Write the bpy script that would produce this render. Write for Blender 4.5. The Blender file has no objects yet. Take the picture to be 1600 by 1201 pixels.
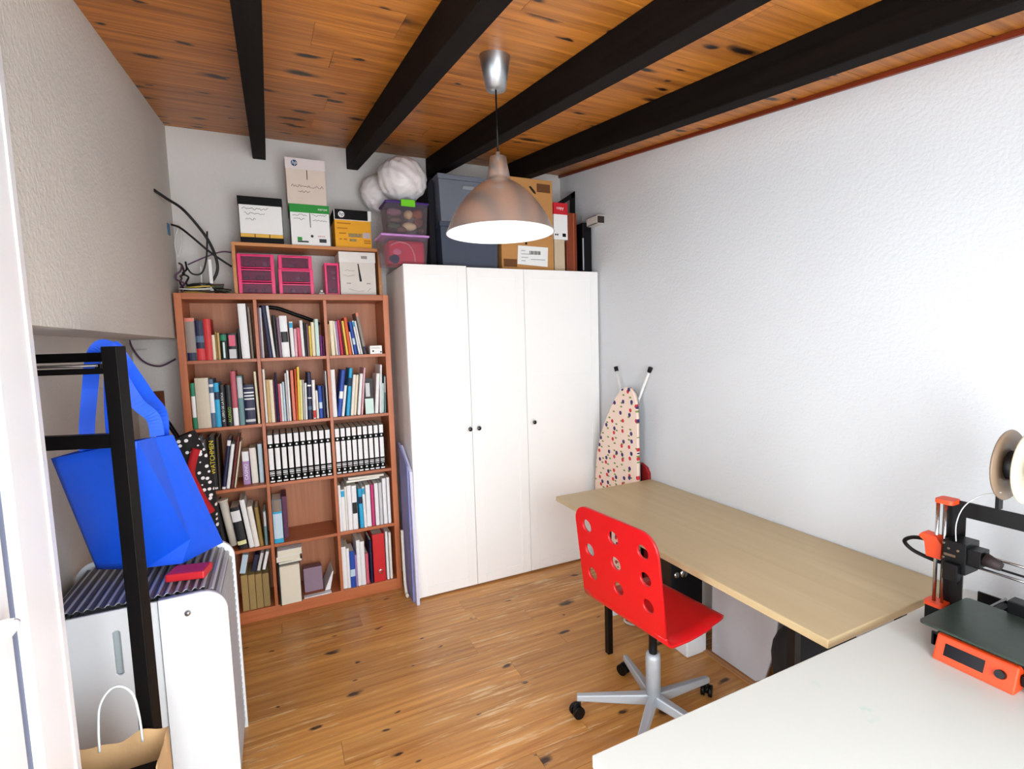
import bpy, bmesh, math, random
from mathutils import Vector, Matrix
random.seed(7)
R = math.radians
SC = bpy.context.scene
COL = SC.collection

# ------------------------------------------------------------------ camera, light, exposure
cam_d = bpy.data.cameras.new('camera'); cam = bpy.data.objects.new('camera', cam_d); COL.objects.link(cam)
cam_d.sensor_fit = 'HORIZONTAL'; cam_d.sensor_width = 36.0; cam_d.lens = 788.16 / 1600 * 36.0
cam_d.clip_start = 0.02
def aim(cam, pos, yaw, pitch, roll):
    f = Vector((math.sin(yaw) * math.cos(pitch), math.cos(yaw) * math.cos(pitch), math.sin(pitch)))
    r = Vector((math.cos(yaw), -math.sin(yaw), 0)); u = r.cross(f)
    r2 = math.cos(roll) * r + math.sin(roll) * u; u2 = -math.sin(roll) * r + math.cos(roll) * u
    m = Matrix((r2, u2, -f)).transposed().to_4x4(); m.translation = pos
    cam.matrix_world = m
aim(cam, Vector((0, 0, 1.6)), R(25.037), R(-5.013), R(-1.7125))
SC.camera = cam

world = bpy.data.worlds.new('overcast_sky'); SC.world = world; world.use_nodes = True
bg = world.node_tree.nodes['Background']; bg.inputs[0].default_value = (0.955, 0.975, 1.0, 1); bg.inputs[1].default_value = 9.5
SC.view_settings.view_transform = 'Standard'; SC.view_settings.look = 'None'
SC.view_settings.exposure = 0.6; SC.view_settings.gamma = 1.0; SC.view_settings.use_curve_mapping = False

def portal(name, loc, rot, sx, sy):
    l = bpy.data.lights.new(name, 'AREA'); l.shape = 'RECTANGLE'; l.size = sx; l.size_y = sy
    l.cycles.is_portal = True
    o = bpy.data.objects.new(name, l); COL.objects.link(o); o.location = loc; o.rotation_euler = rot
portal('door_daylight_portal', (-0.60, 0.98, 1.05), (0, R(-90), 0), 2.0, 0.50)
portal('window_daylight_portal', (0.525, -0.68, 1.22), (R(90), 0, 0), 1.75, 2.2)

# ------------------------------------------------------------------ materials
def lin(c):
    out = []
    for v in c[:3]:
        v = v / 255.0
        out.append(v / 12.92 if v <= 0.04045 else ((v + 0.055) / 1.055) ** 2.4)
    return (*out, 1.0)
MATS = {}
def mat(name, rgb, rough=0.6, metal=0.0, var=0.06, scale=18.0, bump=0.0, bscale=120.0, spec=0.5, stretch=None, coat=0.0):
    """plain procedural surface: colour with slight noise mottling and optional fine relief"""
    if name in MATS: return MATS[name]
    m = bpy.data.materials.new(name); m.use_nodes = True; nt = m.node_tree; N = nt.nodes; L = nt.links
    b = N['Principled BSDF']; b.inputs['Roughness'].default_value = rough; b.inputs['Metallic'].default_value = metal
    b.inputs['Specular IOR Level'].default_value = spec; b.inputs['Coat Weight'].default_value = coat
    tc = N.new('ShaderNodeTexCoord'); mp = N.new('ShaderNodeMapping'); L.new(tc.outputs['Object'], mp.inputs[0])
    if stretch: mp.inputs['Scale'].default_value = stretch
    nz = N.new('ShaderNodeTexNoise'); nz.inputs['Scale'].default_value = scale; nz.inputs['Detail'].default_value = 4
    L.new(mp.outputs[0], nz.inputs['Vector'])
    mx = N.new('ShaderNodeMix'); mx.data_type = 'RGBA'
    c = lin(rgb); mx.inputs[6].default_value = tuple(x * (1 - var) for x in c[:3]) + (1,)
    mx.inputs[7].default_value = tuple(min(1, x * (1 + var)) for x in c[:3]) + (1,)
    L.new(nz.outputs['Fac'], mx.inputs[0]); L.new(mx.outputs[2], b.inputs['Base Color'])
    if bump:
        n2 = N.new('ShaderNodeTexNoise'); n2.inputs['Scale'].default_value = bscale; n2.inputs['Detail'].default_value = 5
        L.new(mp.outputs[0], n2.inputs['Vector'])
        bp = N.new('ShaderNodeBump'); bp.inputs['Strength'].default_value = bump; bp.inputs['Distance'].default_value = 0.01
        L.new(n2.outputs['Fac'], bp.inputs['Height']); L.new(bp.outputs[0], b.inputs['Normal'])
    MATS[name] = m; return m

def wood(name, dark, light, rough=0.45, axis='x', knots=0.0, knot_rgb=(40, 16, 6), wear=0.0, wear_rgb=(222, 190, 140), coat=0.0, gscale=1.0, spread=0.25, kscale=(2.6, 7.0), kr=0.10, spec=0.5):
    """plank wood: long grain, per-object shift, knots, worn pale streaks"""
    if name in MATS: return MATS[name]
    m = bpy.data.materials.new(name); m.use_nodes = True; nt = m.node_tree; N = nt.nodes; L = nt.links
    b = N['Principled BSDF']; b.inputs['Roughness'].default_value = rough; b.inputs['Coat Weight'].default_value = coat; b.inputs['Specular IOR Level'].default_value = spec
    tc = N.new('ShaderNodeTexCoord'); oi = N.new('ShaderNodeObjectInfo')
    add = N.new('ShaderNodeVectorMath'); add.operation = 'ADD'
    sc = N.new('ShaderNodeVectorMath'); sc.operation = 'SCALE'; sc.inputs[0].default_value = (17.3, 9.1, 5.7)
    L.new(oi.outputs['Random'], sc.inputs['Scale']); L.new(tc.outputs['Object'], add.inputs[0]); L.new(sc.outputs[0], add.inputs[1])
    mp = N.new('ShaderNodeMapping'); L.new(add.outputs[0], mp.inputs[0])
    g = {'x': (1.2, 26, 26), 'y': (26, 1.2, 26), 'z': (26, 26, 1.2)}[axis]
    mp.inputs['Scale'].default_value = tuple(v * gscale for v in g)
    nz = N.new('ShaderNodeTexNoise'); nz.inputs['Scale'].default_value = 1.6; nz.inputs['Detail'].default_value = 7; nz.inputs['Distortion'].default_value = 0.6
    L.new(mp.outputs[0], nz.inputs['Vector'])
    rp = N.new('ShaderNodeValToRGB'); rp.color_ramp.elements[0].position = 0.5 - spread; rp.color_ramp.elements[1].position = 0.5 + spread
    rp.color_ramp.elements[0].color = lin(dark); rp.color_ramp.elements[1].color = lin(light)
    L.new(nz.outputs['Fac'], rp.inputs[0]); out = rp.outputs[0]
    # per-board brightness
    hs = N.new('ShaderNodeHueSaturation'); mr = N.new('ShaderNodeMapRange'); mr.inputs[3].default_value = 0.88; mr.inputs[4].default_value = 1.10
    L.new(oi.outputs['Random'], mr.inputs[0]); L.new(mr.outputs[0], hs.inputs['Value']); L.new(out, hs.inputs['Color']); out = hs.outputs[0]
    if knots:
        m2 = N.new('ShaderNodeMapping'); L.new(add.outputs[0], m2.inputs[0])
        ks = {'x': (kscale[0], kscale[1], 0.01), 'y': (kscale[1], kscale[0], 0.01), 'z': (kscale[1], 0.01, kscale[0])}[axis]
        m2.inputs['Scale'].default_value = ks
        nd = N.new('ShaderNodeTexNoise'); nd.inputs['Scale'].default_value = 9; L.new(add.outputs[0], nd.inputs['Vector'])
        va = N.new('ShaderNodeVectorMath'); va.operation = 'MULTIPLY_ADD'; va.inputs[1].default_value = (0.34, 0.34, 0.34)
        L.new(nd.outputs['Color'], va.inputs[0]); L.new(m2.outputs[0], va.inputs[2])
        vo = N.new('ShaderNodeTexVoronoi'); vo.inputs['Scale'].default_value = 1.0; vo.inputs['Randomness'].default_value = 1.0; vo.voronoi_dimensions = '2D'
        L.new(va.outputs[0], vo.inputs['Vector'])
        kr_ = N.new('ShaderNodeValToRGB'); kr_.color_ramp.elements[0].position = kr * 0.45; kr_.color_ramp.elements[1].position = kr
        kr_.color_ramp.elements[0].color = (1, 1, 1, 1); kr_.color_ramp.elements[1].color = (0, 0, 0, 1)
        sep = N.new('ShaderNodeSeparateColor'); L.new(vo.outputs['Color'], sep.inputs[0])
        rs = N.new('ShaderNodeMapRange'); rs.inputs[3].default_value = 0.75; rs.inputs[4].default_value = 3.2; L.new(sep.outputs[1], rs.inputs[0])
        dm = N.new('ShaderNodeMath'); dm.operation = 'MULTIPLY'; L.new(vo.outputs['Distance'], dm.inputs[0]); L.new(rs.outputs[0], dm.inputs[1]); L.new(dm.outputs[0], kr_.inputs[0])
        # only some cells have a knot
        gt = N.new('ShaderNodeMath'); gt.operation = 'LESS_THAN'; gt.inputs[1].default_value = knots
        L.new(sep.outputs[0], gt.inputs[0])
        mu = N.new('ShaderNodeMath'); mu.operation = 'MULTIPLY'; L.new(kr_.outputs[0], mu.inputs[0]); L.new(gt.outputs[0], mu.inputs[1])
        mk = N.new('ShaderNodeMix'); mk.data_type = 'RGBA'; mk.inputs[7].default_value = lin(knot_rgb)
        L.new(mu.outputs[0], mk.inputs[0]); L.new(out, mk.inputs[6]); out = mk.outputs[2]
    if wear:
        m3 = N.new('ShaderNodeMapping'); L.new(tc.outputs['Object'], m3.inputs[0]); m3.inputs['Scale'].default_value = (3.0, 34, 1)
        n3 = N.new('ShaderNodeTexNoise'); n3.inputs['Scale'].default_value = 1.5; n3.inputs['Detail'].default_value = 6; n3.inputs['Roughness'].default_value = 0.65
        ad2 = N.new('ShaderNodeVectorMath'); ad2.operation = 'ADD'; L.new(sc.outputs[0], ad2.inputs[1]); L.new(m3.outputs[0], ad2.inputs[0])
        L.new(ad2.outputs[0], n3.inputs['Vector'])
        big = N.new('ShaderNodeTexNoise'); big.inputs['Scale'].default_value = 1.7; geo = N.new('ShaderNodeNewGeometry'); L.new(geo.outputs['Position'], big.inputs['Vector'])
        w1 = N.new('ShaderNodeMath'); w1.operation = 'MULTIPLY_ADD'; w1.inputs[1].default_value = 0.55; L.new(big.outputs['Fac'], w1.inputs[0]); L.new(n3.outputs['Fac'], w1.inputs[2])
        wr = N.new('ShaderNodeMapRange'); wr.inputs[1].default_value = 0.86; wr.inputs[2].default_value = 0.99; wr.inputs[3].default_value = 0; wr.inputs[4].default_value = wear
        L.new(w1.outputs[0], wr.inputs[0])
        mw = N.new('ShaderNodeMix'); mw.data_type = 'RGBA'; mw.inputs[7].default_value = lin(wear_rgb)
        L.new(wr.outputs[0], mw.inputs[0]); L.new(out, mw.inputs[6]); out = mw.outputs[2]
    L.new(out, b.inputs['Base Color'])
    bp = N.new('ShaderNodeBump'); bp.inputs['Strength'].default_value = 0.15; bp.inputs['Distance'].default_value = 0.004
    L.new(nz.outputs['Fac'], bp.inputs['Height']); L.new(bp.outputs[0], b.inputs['Normal'])
    MATS[name] = m; return m

def clear(name, rgb, opacity=0.25, rough=0.12):
    """thin clear or tinted plastic / glass: part see-through, part surface"""
    if name in MATS: return MATS[name]
    m = bpy.data.materials.new(name); m.use_nodes = True; nt = m.node_tree; N = nt.nodes; L = nt.links
    b = N['Principled BSDF']; b.inputs['Base Color'].default_value = lin(rgb); b.inputs['Roughness'].default_value = rough
    t = N.new('ShaderNodeBsdfTransparent'); t.inputs[0].default_value = tuple(0.5 + 0.5 * v for v in lin(rgb)[:3]) + (1,)
    lw = N.new('ShaderNodeLayerWeight'); lw.inputs[0].default_value = 0.25
    mr = N.new('ShaderNodeMapRange'); mr.inputs[3].default_value = opacity; mr.inputs[4].default_value = min(1, opacity + 0.22)
    L.new(lw.outputs['Facing'], mr.inputs[0])
    mx = N.new('ShaderNodeMixShader'); L.new(mr.outputs[0], mx.inputs[0]); L.new(t.outputs[0], mx.inputs[1]); L.new(b.outputs[0], mx.inputs[2])
    L.new(mx.outputs[0], N['Material Output'].inputs[0]); MATS[name] = m; return m

def dots(name, base, layers, rough=0.8, yz=False):
    """printed fabric: scattered dots, layers = (scale, radius, colour, offset, share)"""
    if name in MATS: return MATS[name]
    m = bpy.data.materials.new(name); m.use_nodes = True; nt = m.node_tree; N = nt.nodes; L = nt.links
    b = N['Principled BSDF']; b.inputs['Roughness'].default_value = rough
    tc = N.new('ShaderNodeTexCoord'); out = None; base_s = lin(base)
    for i, (s, r, c, off, share, st) in enumerate(layers):
        mp = N.new('ShaderNodeMapping'); mp.inputs['Location'].default_value = off; mp.inputs['Scale'].default_value = st; L.new(tc.outputs['Object'], mp.inputs[0]); src = mp.outputs[0]
        if yz:
            sx = N.new('ShaderNodeSeparateXYZ'); cb = N.new('ShaderNodeCombineXYZ'); L.new(src, sx.inputs[0]); L.new(sx.outputs[1], cb.inputs[0]); L.new(sx.outputs[2], cb.inputs[1]); src = cb.outputs[0]
        vo = N.new('ShaderNodeTexVoronoi'); vo.voronoi_dimensions = '2D' if yz else '3D'; vo.inputs['Scale'].default_value = s; vo.inputs['Randomness'].default_value = 0.6; L.new(src, vo.inputs['Vector'])
        lt = N.new('ShaderNodeMath'); lt.operation = 'LESS_THAN'; lt.inputs[1].default_value = r; L.new(vo.outputs['Distance'], lt.inputs[0])
        sp = N.new('ShaderNodeSeparateColor'); L.new(vo.outputs['Color'], sp.inputs[0])
        l2 = N.new('ShaderNodeMath'); l2.operation = 'LESS_THAN'; l2.inputs[1].default_value = share; L.new(sp.outputs[0], l2.inputs[0])
        mu = N.new('ShaderNodeMath'); mu.operation = 'MULTIPLY'; L.new(lt.outputs[0], mu.inputs[0]); L.new(l2.outputs[0], mu.inputs[1])
        mx = N.new('ShaderNodeMix'); mx.data_type = 'RGBA'; mx.inputs[7].default_value = lin(c); L.new(mu.outputs[0], mx.inputs[0])
        if out is None: mx.inputs[6].default_value = base_s
        else: L.new(out, mx.inputs[6])
        out = mx.outputs[2]
    L.new(out, b.inputs['Base Color']); MATS[name] = m; return m

def brushed(name, rgb, rough=0.3):
    m = mat(name, rgb, rough=rough, metal=1.0, var=0.05, scale=6, stretch=(3, 3, 90)); return m

# ------------------------------------------------------------------ mesh helpers
ORG = {}
class B:
    def __init__(s): s.bm = bmesh.new()
    def _mi(s, faces, mi, smooth=False):
        for f in faces: f.material_index = mi; f.smooth = smooth
    def box(s, x0, x1, y0, y1, z0, z1, mi=0, M=None):
        vs = [s.bm.verts.new((x, y, z)) for z in (z0, z1) for y in (y0, y1) for x in (x0, x1)]
        if M:
            for v in vs: v.co = M @ v.co
        idx = ((0, 2, 3, 1), (4, 5, 7, 6), (0, 1, 5, 4), (2, 6, 7, 3), (0, 4, 6, 2), (1, 3, 7, 5))
        s._mi([s.bm.faces.new([vs[i] for i in f]) for f in idx], mi); return vs
    def prism(s, poly, axis, a0, a1, mi=0, M=None):
        """polygon in the plane across `axis`, swept from a0 to a1"""
        def P(p, a):
            v = {'x': (a, p[0], p[1]), 'y': (p[0], a, p[1]), 'z': (p[0], p[1], a)}[axis]; v = Vector(v); return M @ v if M else v
        A = [s.bm.verts.new(P(p, a0)) for p in poly]; C = [s.bm.verts.new(P(p, a1)) for p in poly]
        n = len(poly); fs = [s.bm.faces.new(A), s.bm.faces.new(C[::-1])]
        for i in range(n): fs.append(s.bm.faces.new((A[i], C[i], C[(i + 1) % n], A[(i + 1) % n])))
        s._mi(fs, mi)
    def lathe(s, prof, c=(0, 0, 0), seg=24, mi=0, axis='z', smooth=True, close=False):
        c = Vector(c); rings = []
        for r, z in prof:
            ring = []
            for k in range(seg):
                a = 2 * math.pi * k / seg; x, y = r * math.cos(a), r * math.sin(a)
                v = {'z': (x, y, z), 'y': (x, z, y), 'x': (z, x, y)}[axis]
                ring.append(s.bm.verts.new(c + Vector(v)))
            rings.append(ring)
        fs = []
        for a, b in zip(rings, rings[1:]):
            for k in range(seg): fs.append(s.bm.faces.new((a[k], a[(k + 1) % seg], b[(k + 1) % seg], b[k])))
        s._mi(fs, mi, smooth)
        if close: s._mi([s.bm.faces.new(rings[0][::-1]), s.bm.faces.new(rings[-1])], mi)
    def cyl(s, p0, p1, r0, r1=None, seg=12, mi=0, smooth=True):
        s.tube([p0, p1], r0, seg, mi, r_end=r1, raw=True, smooth=smooth)
    def tube(s, pts, r, seg=8, mi=0, r_end=None, raw=False, smooth=True, sub=6, closed=False):
        P = [Vector(p) for p in pts]
        if not raw and len(P) > 2:
            Q = []
            n = len(P)
            rng = n if closed else n - 1
            for i in range(rng):
                p1, p2 = P[i], P[(i + 1) % n]
                p0 = P[(i - 1) % n] if (closed or i > 0) else p1; p3 = P[(i + 2) % n] if (closed or i + 2 < n) else p2
                for k in range(sub):
                    t = k / sub
                    Q.append(0.5 * ((2 * p1) + (p2 - p0) * t + (2 * p0 - 5 * p1 + 4 * p2 - p3) * t * t + (3 * p1 - p0 - 3 * p2 + p3) * t ** 3))
            if not closed: Q.append(P[-1])
            P = Q
        rings = []; up = None; n = len(P)
        for i, p in enumerate(P):
            if closed: d = P[(i + 1) % n] - P[i - 1]
            else: d = (P[min(i + 1, n - 1)] - P[max(i - 1, 0)])
            d.normalize()
            if up is None:
                up = Vector((0, 0, 1)) if abs(d.z) < 0.9 else Vector((1, 0, 0))
            side = d.cross(up).normalized(); up = side.cross(d).normalized()
            rr = r if r_end is None else r + (r_end - r) * i / max(1, n - 1)
            rings.append([s.bm.verts.new(p + rr * (math.cos(2 * math.pi * k / seg) * side + math.sin(2 * math.pi * k / seg) * up)) for k in range(seg)])
        fs = []
        for i in range(n if closed else n - 1):
            a, b = rings[i], rings[(i + 1) % n]
            for k in range(seg): fs.append(s.bm.faces.new((a[k], a[(k + 1) % seg], b[(k + 1) % seg], b[k])))
        s._mi(fs, mi, smooth)
        if not closed: s._mi([s.bm.faces.new(rings[0][::-1]), s.bm.faces.new(rings[-1])], mi)
    def grid(s, fn, nu, nv, mi=0, smooth=True):
        vs = [[s.bm.verts.new(fn(i / nu, j / nv)) for j in range(nv + 1)] for i in range(nu + 1)]
        fs = []
        for i in range(nu):
            for j in range(nv): fs.append(s.bm.faces.new((vs[i][j], vs[i + 1][j], vs[i + 1][j + 1], vs[i][j + 1])))
        s._mi(fs, mi, smooth)
    def blob(s, c, rad, seg=24, rings=14, mi=0, noise=0.0, seed=0, freq=6):
        rnd = random.Random(seed); ph = [(rnd.uniform(0, 6.3), rnd.uniform(-freq, freq), rnd.uniform(-freq, freq), rnd.uniform(-freq, freq)) for _ in range(10)]
        bm2 = bmesh.new(); bmesh.ops.create_uvsphere(bm2, u_segments=seg, v_segments=rings, radius=1.0)
        mp = {}
        for v in bm2.verts:
            n = v.co.copy(); k = 1 + noise * sum(math.sin(p[0] + p[1] * n.x + p[2] * n.y + p[3] * n.z) for p in ph) / 4
            mp[v.index] = s.bm.verts.new(Vector(c) + Vector((n.x * rad[0] * k, n.y * rad[1] * k, n.z * rad[2] * k)))
        bm2.verts.index_update()
        s._mi([s.bm.faces.new([mp[v.index] for v in f.verts]) for f in bm2.faces], mi, True); bm2.free()
    def mesh(s, name, mats, org=Vector((0, 0, 0))):
        bmesh.ops.recalc_face_normals(s.bm, faces=s.bm.faces)
        for v in s.bm.verts: v.co -= org
        me = bpy.data.meshes.new(name); s.bm.to_mesh(me); s.bm.free()
        for m in mats: me.materials.append(m)
        return me
    def part(s, name, mats, parent, bevel=0, solid=0, sub=0, label=None):
        mats = mats if isinstance(mats, (list, tuple)) else [mats]
        o = bpy.data.objects.new(name, s.mesh(name, mats, ORG.get(parent.name, Vector((0, 0, 0)))))
        COL.objects.link(o); o.parent = parent; ORG[o.name] = ORG.get(parent.name, Vector((0, 0, 0)))
        mods(o, bevel, solid, sub)
        if label: o['label'] = label
        return o
    def thing(s, name, mats, label, cat, group=None, bevel=0, solid=0, sub=0):
        mats = mats if isinstance(mats, (list, tuple)) else [mats]
        xs = [v.co for v in s.bm.verts]
        org = Vector(((min(c.x for c in xs) + max(c.x for c in xs)) / 2, (min(c.y for c in xs) + max(c.y for c in xs)) / 2, min(c.z for c in xs)))
        o = bpy.data.objects.new(name, s.mesh(name, mats, org)); COL.objects.link(o); o.location = org; ORG[o.name] = org
        tag(o, label, cat, group); mods(o, bevel, solid, sub); return o
    def struct(s, name, mats, label, cat='room'):
        mats = mats if isinstance(mats, (list, tuple)) else [mats]
        o = bpy.data.objects.new(name, s.mesh(name, mats)); COL.objects.link(o); o['kind'] = 'structure'; o['label'] = label; o['category'] = cat
        ORG[o.name] = Vector((0, 0, 0)); return o
def mods(o, bevel, solid, sub):
    if solid: m = o.modifiers.new('thickness', 'SOLIDIFY'); m.thickness = solid; m.offset = 0
    if bevel: m = o.modifiers.new('rounded', 'BEVEL'); m.width = bevel; m.segments = 2; m.limit_method = 'ANGLE'; m.angle_limit = R(40)
    if sub: m = o.modifiers.new('smooth', 'SUBSURF'); m.levels = sub; m.render_levels = sub
def tag(o, label, cat, group=None):
    o['label'] = label; o['category'] = cat
    if group: o['group'] = group
def empty(name, loc, label, cat, group=None, rz=0.0, local=False):
    o = bpy.data.objects.new(name, None); COL.objects.link(o); o.location = loc; o.rotation_euler = (0, 0, rz); o.empty_display_size = 0.05
    tag(o, label, cat, group); ORG[o.name] = Vector((0, 0, 0)) if (local or rz) else Vector(loc); return o
def text(s, size, M, name, material, parent, align='CENTER', extr=0.0004, shear=0.0, spacing=1.0):
    """flat lettering as a thin mesh part; M places the text plane (x right, y up) in the parent's build space"""
    cu = bpy.data.curves.new(name, 'FONT'); cu.body = s; cu.size = size; cu.align_x = align; cu.align_y = 'CENTER'; cu.extrude = extr; cu.shear = shear; cu.space_character = spacing
    cu.resolution_u = 3
    t = bpy.data.objects.new('tmp_text', cu); COL.objects.link(t)
    dg = bpy.context.evaluated_depsgraph_get(); me = bpy.data.meshes.new_from_object(t.evaluated_get(dg)); me.name = name
    bpy.data.objects.remove(t); bpy.data.curves.remove(cu)
    me.transform(M); org = ORG.get(parent.name, Vector((0, 0, 0))); me.transform(Matrix.Translation(-org))
    me.materials.clear(); me.materials.append(material)
    o = bpy.data.objects.new(name, me); COL.objects.link(o); o.parent = parent; ORG[o.name] = org; return o
def facing(x, y, z):
    """text plane standing up and read from -y (towards the camera)"""
    return Matrix.Translation((x, y, z)) @ Matrix.Rotation(R(90), 4, 'X')
def scribble(pts_lines, r, name, material, parent):
    b = B()
    for ln in pts_lines: b.tube(ln, r, 4, sub=3)
    return b.part(name, material, parent)
def scrawl(x0, x1, y, z, h, n, seed):
    """one line of illegible handwriting on a face looking to -y"""
    rnd = random.Random(seed); return [(x0 + (x1 - x0) * i / n, y, z + rnd.uniform(-h, h)) for i in range(n + 1)]
def fill2d(splines, thick):
    """flat plate with holes; splines = list of closed 2D outlines, first the outer one"""
    cu = bpy.data.curves.new('plate', 'CURVE'); cu.dimensions = '2D'; cu.fill_mode = 'BOTH'; cu.extrude = thick / 2
    for pts in splines:
        sp = cu.splines.new('POLY'); sp.points.add(len(pts) - 1); sp.use_cyclic_u = True
        for p, q in zip(sp.points, pts): p.co = (q[0], q[1], 0, 1)
    t = bpy.data.objects.new('tmp_plate', cu); COL.objects.link(t)
    dg = bpy.context.evaluated_depsgraph_get(); me = bpy.data.meshes.new_from_object(t.evaluated_get(dg))
    bpy.data.objects.remove(t); bpy.data.curves.remove(cu); return me
def plate(splines, thick, M, name, material, parent, smooth=False):
    me = fill2d(splines, thick); me.transform(M); org = ORG.get(parent.name, Vector((0, 0, 0))); me.transform(Matrix.Translation(-org))
    bm = bmesh.new(); bm.from_mesh(me); bmesh.ops.remove_doubles(bm, verts=bm.verts, dist=1e-5); bmesh.ops.recalc_face_normals(bm, faces=bm.faces); bm.to_mesh(me); bm.free()
    me.name = name; me.materials.clear(); me.materials.append(material)
    o = bpy.data.objects.new(name, me); COL.objects.link(o); o.parent = parent; ORG[o.name] = org; return o
def rrect(x0, x1, y0, y1, r, n=6, corners=(1, 1, 1, 1)):
    out = []
    for (cx, cy, a0), on in zip(((x1 - r, y1 - r, 0), (x0 + r, y1 - r, 90), (x0 + r, y0 + r, 180), (x1 - r, y0 + r, 270)), corners):
        if on:
            for k in range(n + 1): a = R(a0 + 90 * k / n); out.append((cx + r * math.cos(a), cy + r * math.sin(a)))
        else:
            sx = 1 if a0 in (0, 270) else -1; sy = 1 if a0 in (0, 90) else -1; out.append((cx + sx * r, cy + sy * r))
    return out
def circ(x, y, r, n=20): return [(x + r * math.cos(2 * math.pi * k / n), y + r * math.sin(2 * math.pi * k / n)) for k in range(n)]
XZ = Matrix.Rotation(R(90), 4, 'X')     # plate drawn in (x, z), facing -y
def xz_at(y): return Matrix.Translation((0, y, 0)) @ XZ

# common materials
WALL_R = mat('white_plaster', (216, 219, 222), 0.9, var=0.03, scale=3, bump=0.25, bscale=90)
WALL_B = mat('back_wall_plaster', (214, 209, 205), 0.92, var=0.05, scale=5, bump=0.35, bscale=70)
WALL_S = mat('warm_grey_plaster', (206, 201, 193), 0.92, var=0.05, scale=6, bump=0.4, bscale=80)
WHITE = mat('white_paint', (240, 239, 236), 0.4, var=0.01)
PVC = mat('white_plastic_frame', (246, 247, 250), 0.3, var=0.01)
BLACK = mat('black_plastic', (5, 5, 6), 0.45, var=0.1, spec=0.25)
BLACKM = mat('black_metal', (6, 6, 7), 0.4, var=0.1, spec=0.3)
CHROME = mat('chrome', (210, 212, 215), 0.15, metal=1.0, var=0.02)
STEEL = mat('silver_rod', (205, 208, 212), 0.2, metal=1.0, var=0.02)

# ------------------------------------------------------------------ room shell
X0, X1, YB, YF = -0.73, 2.105, 3.51, -0.55
def ceil_z(y): return 2.868 - 0.1395 * (3.51 - y)
GROOVE = mat('dark_groove', (44, 26, 12), 0.9)
FLOORW = wood('floor_pine', (168, 108, 46), (222, 164, 90), rough=0.38, axis='x', knots=0.55, knot_rgb=(60, 32, 14), wear=0.8, wear_rgb=(236, 208, 160), coat=0.15, kscale=(3.0, 7.0), kr=0.14)
b = B(); b.box(-1.0, X1 + 0.3, YF - 0.2, YB + 0.2, -0.10, -0.012); floor = b.struct('floor', GROOVE, 'worn honey-coloured pine plank floor', 'floor')
PW = 0.137
k = 0; y = YF
base_plank = {}
while y < YB - 0.001:
    y1 = min(y + PW, YB); xs = [X0, random.uniform(-0.1, 1.5), X1]
    for xa, xb in zip(xs, xs[1:]):
        bb = B(); bb.box(xa + 0.0006, xb - 0.0006, y + 0.0009, y1 - 0.0009, -0.012, random.uniform(-0.0006, 0.0))
        bb.part('plank', FLOORW, floor)
    y = y1; k += 1
# walls
b = B(); b.box(X0 - 0.2, X1 + 0.15, YB, YB + 0.12, -0.05, 2.95); b.struct('wall_back', WALL_B, 'white plastered back wall', 'wall')
b = B(); b.prism([(YF - 0.1, -0.05), (YB, -0.05), (YB, ceil_z(YB) + 0.05), (YF - 0.1, ceil_z(YF) + 0.05)], 'x', X1, X1 + 0.12); b.struct('wall_right', WALL_R, 'bare bright white plastered right wall', 'wall')
b = B(); b.box(X0 - 0.12, X0, 1.45, YB, -0.05, 1.665); b.struct('wall_left', WALL_S, 'recessed lower part of the left wall under the boxed-out section', 'wall')
b = B(); b.prism([(1.45, 1.665), (YB, 1.665), (YB, ceil_z(YB) + 0.05), (1.45, ceil_z(1.45) + 0.05)], 'x', -0.85, -0.481); b.struct('wall_left_upper', WALL_S, 'rough grey plastered boxed-out upper part of the left wall', 'wall')
# wall around the glazed door, left of the camera
b = B()
b.box(-0.85, -0.481, 1.31, 1.45, -0.05, ceil_z(1.4) + 0.04)
b.prism([(0.60, 2.16), (1.31, 2.16), (1.31, ceil_z(1.31) + 0.05), (0.60, ceil_z(0.60) + 0.05)], 'x', -0.60, -0.481)
b.prism([(YF - 0.1, -0.05), (0.60, -0.05), (0.60, ceil_z(0.60) + 0.05), (YF - 0.1, ceil_z(YF) + 0.05)], 'x', -0.60, -0.481)
b.struct('wall_left_front', WALL_S, 'strip of left wall around the glazed door', 'wall')
# front wall behind the camera with a window
b = B()
for xa, xb, za, zb in ((-0.6, -0.3, -0.05, 2.4), (1.35, X1 + 0.1, -0.05, 2.4), (-0.3, 1.35, -0.05, 0.15), (-0.3, 1.35, 2.26, 2.4)): b.box(xa, xb, YF - 0.12, YF, za, zb)
b.struct('wall_front', WALL_R, 'white front wall with the window, behind the viewer', 'wall')
# ceiling boards and beams (ceiling object carries the slope)
CEILW = wood('ceiling_pine', (132, 72, 16), (206, 130, 46), rough=0.45, axis='x', knots=0.8, knot_rgb=(26, 9, 3), coat=0.05, kscale=(3.2, 7.6), kr=0.22)
BEAMW = wood('dark_beam', (8, 5, 4), (24, 17, 13), rough=0.8, axis='y', spread=0.3, spec=0.12)
b = B(); b.box(-0.95, X1 + 0.2, -4.25, 0.15, 0.014, 0.08); ceiling = b.struct('ceiling', GROOVE, 'sloping pine board ceiling on dark beams', 'ceiling')
ceiling.location = (0, YB, 2.868); ceiling.rotation_euler = (math.atan(0.1395), 0, 0)
yy = -4.2
while yy < 0:
    y1 = min(yy + 0.19, 0.0); cut = random.uniform(0.1, 1.7)
    for xa, xb in ((-0.85, cut), (cut, X1)):
        bb = B(); bb.box(xa + 0.0006, xb - 0.0006, yy + 0.0008, y1 - 0.0008, random.uniform(0, 0.001), 0.014); bb.part('ceiling_board', CEILW, ceiling)
    yy = y1
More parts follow.
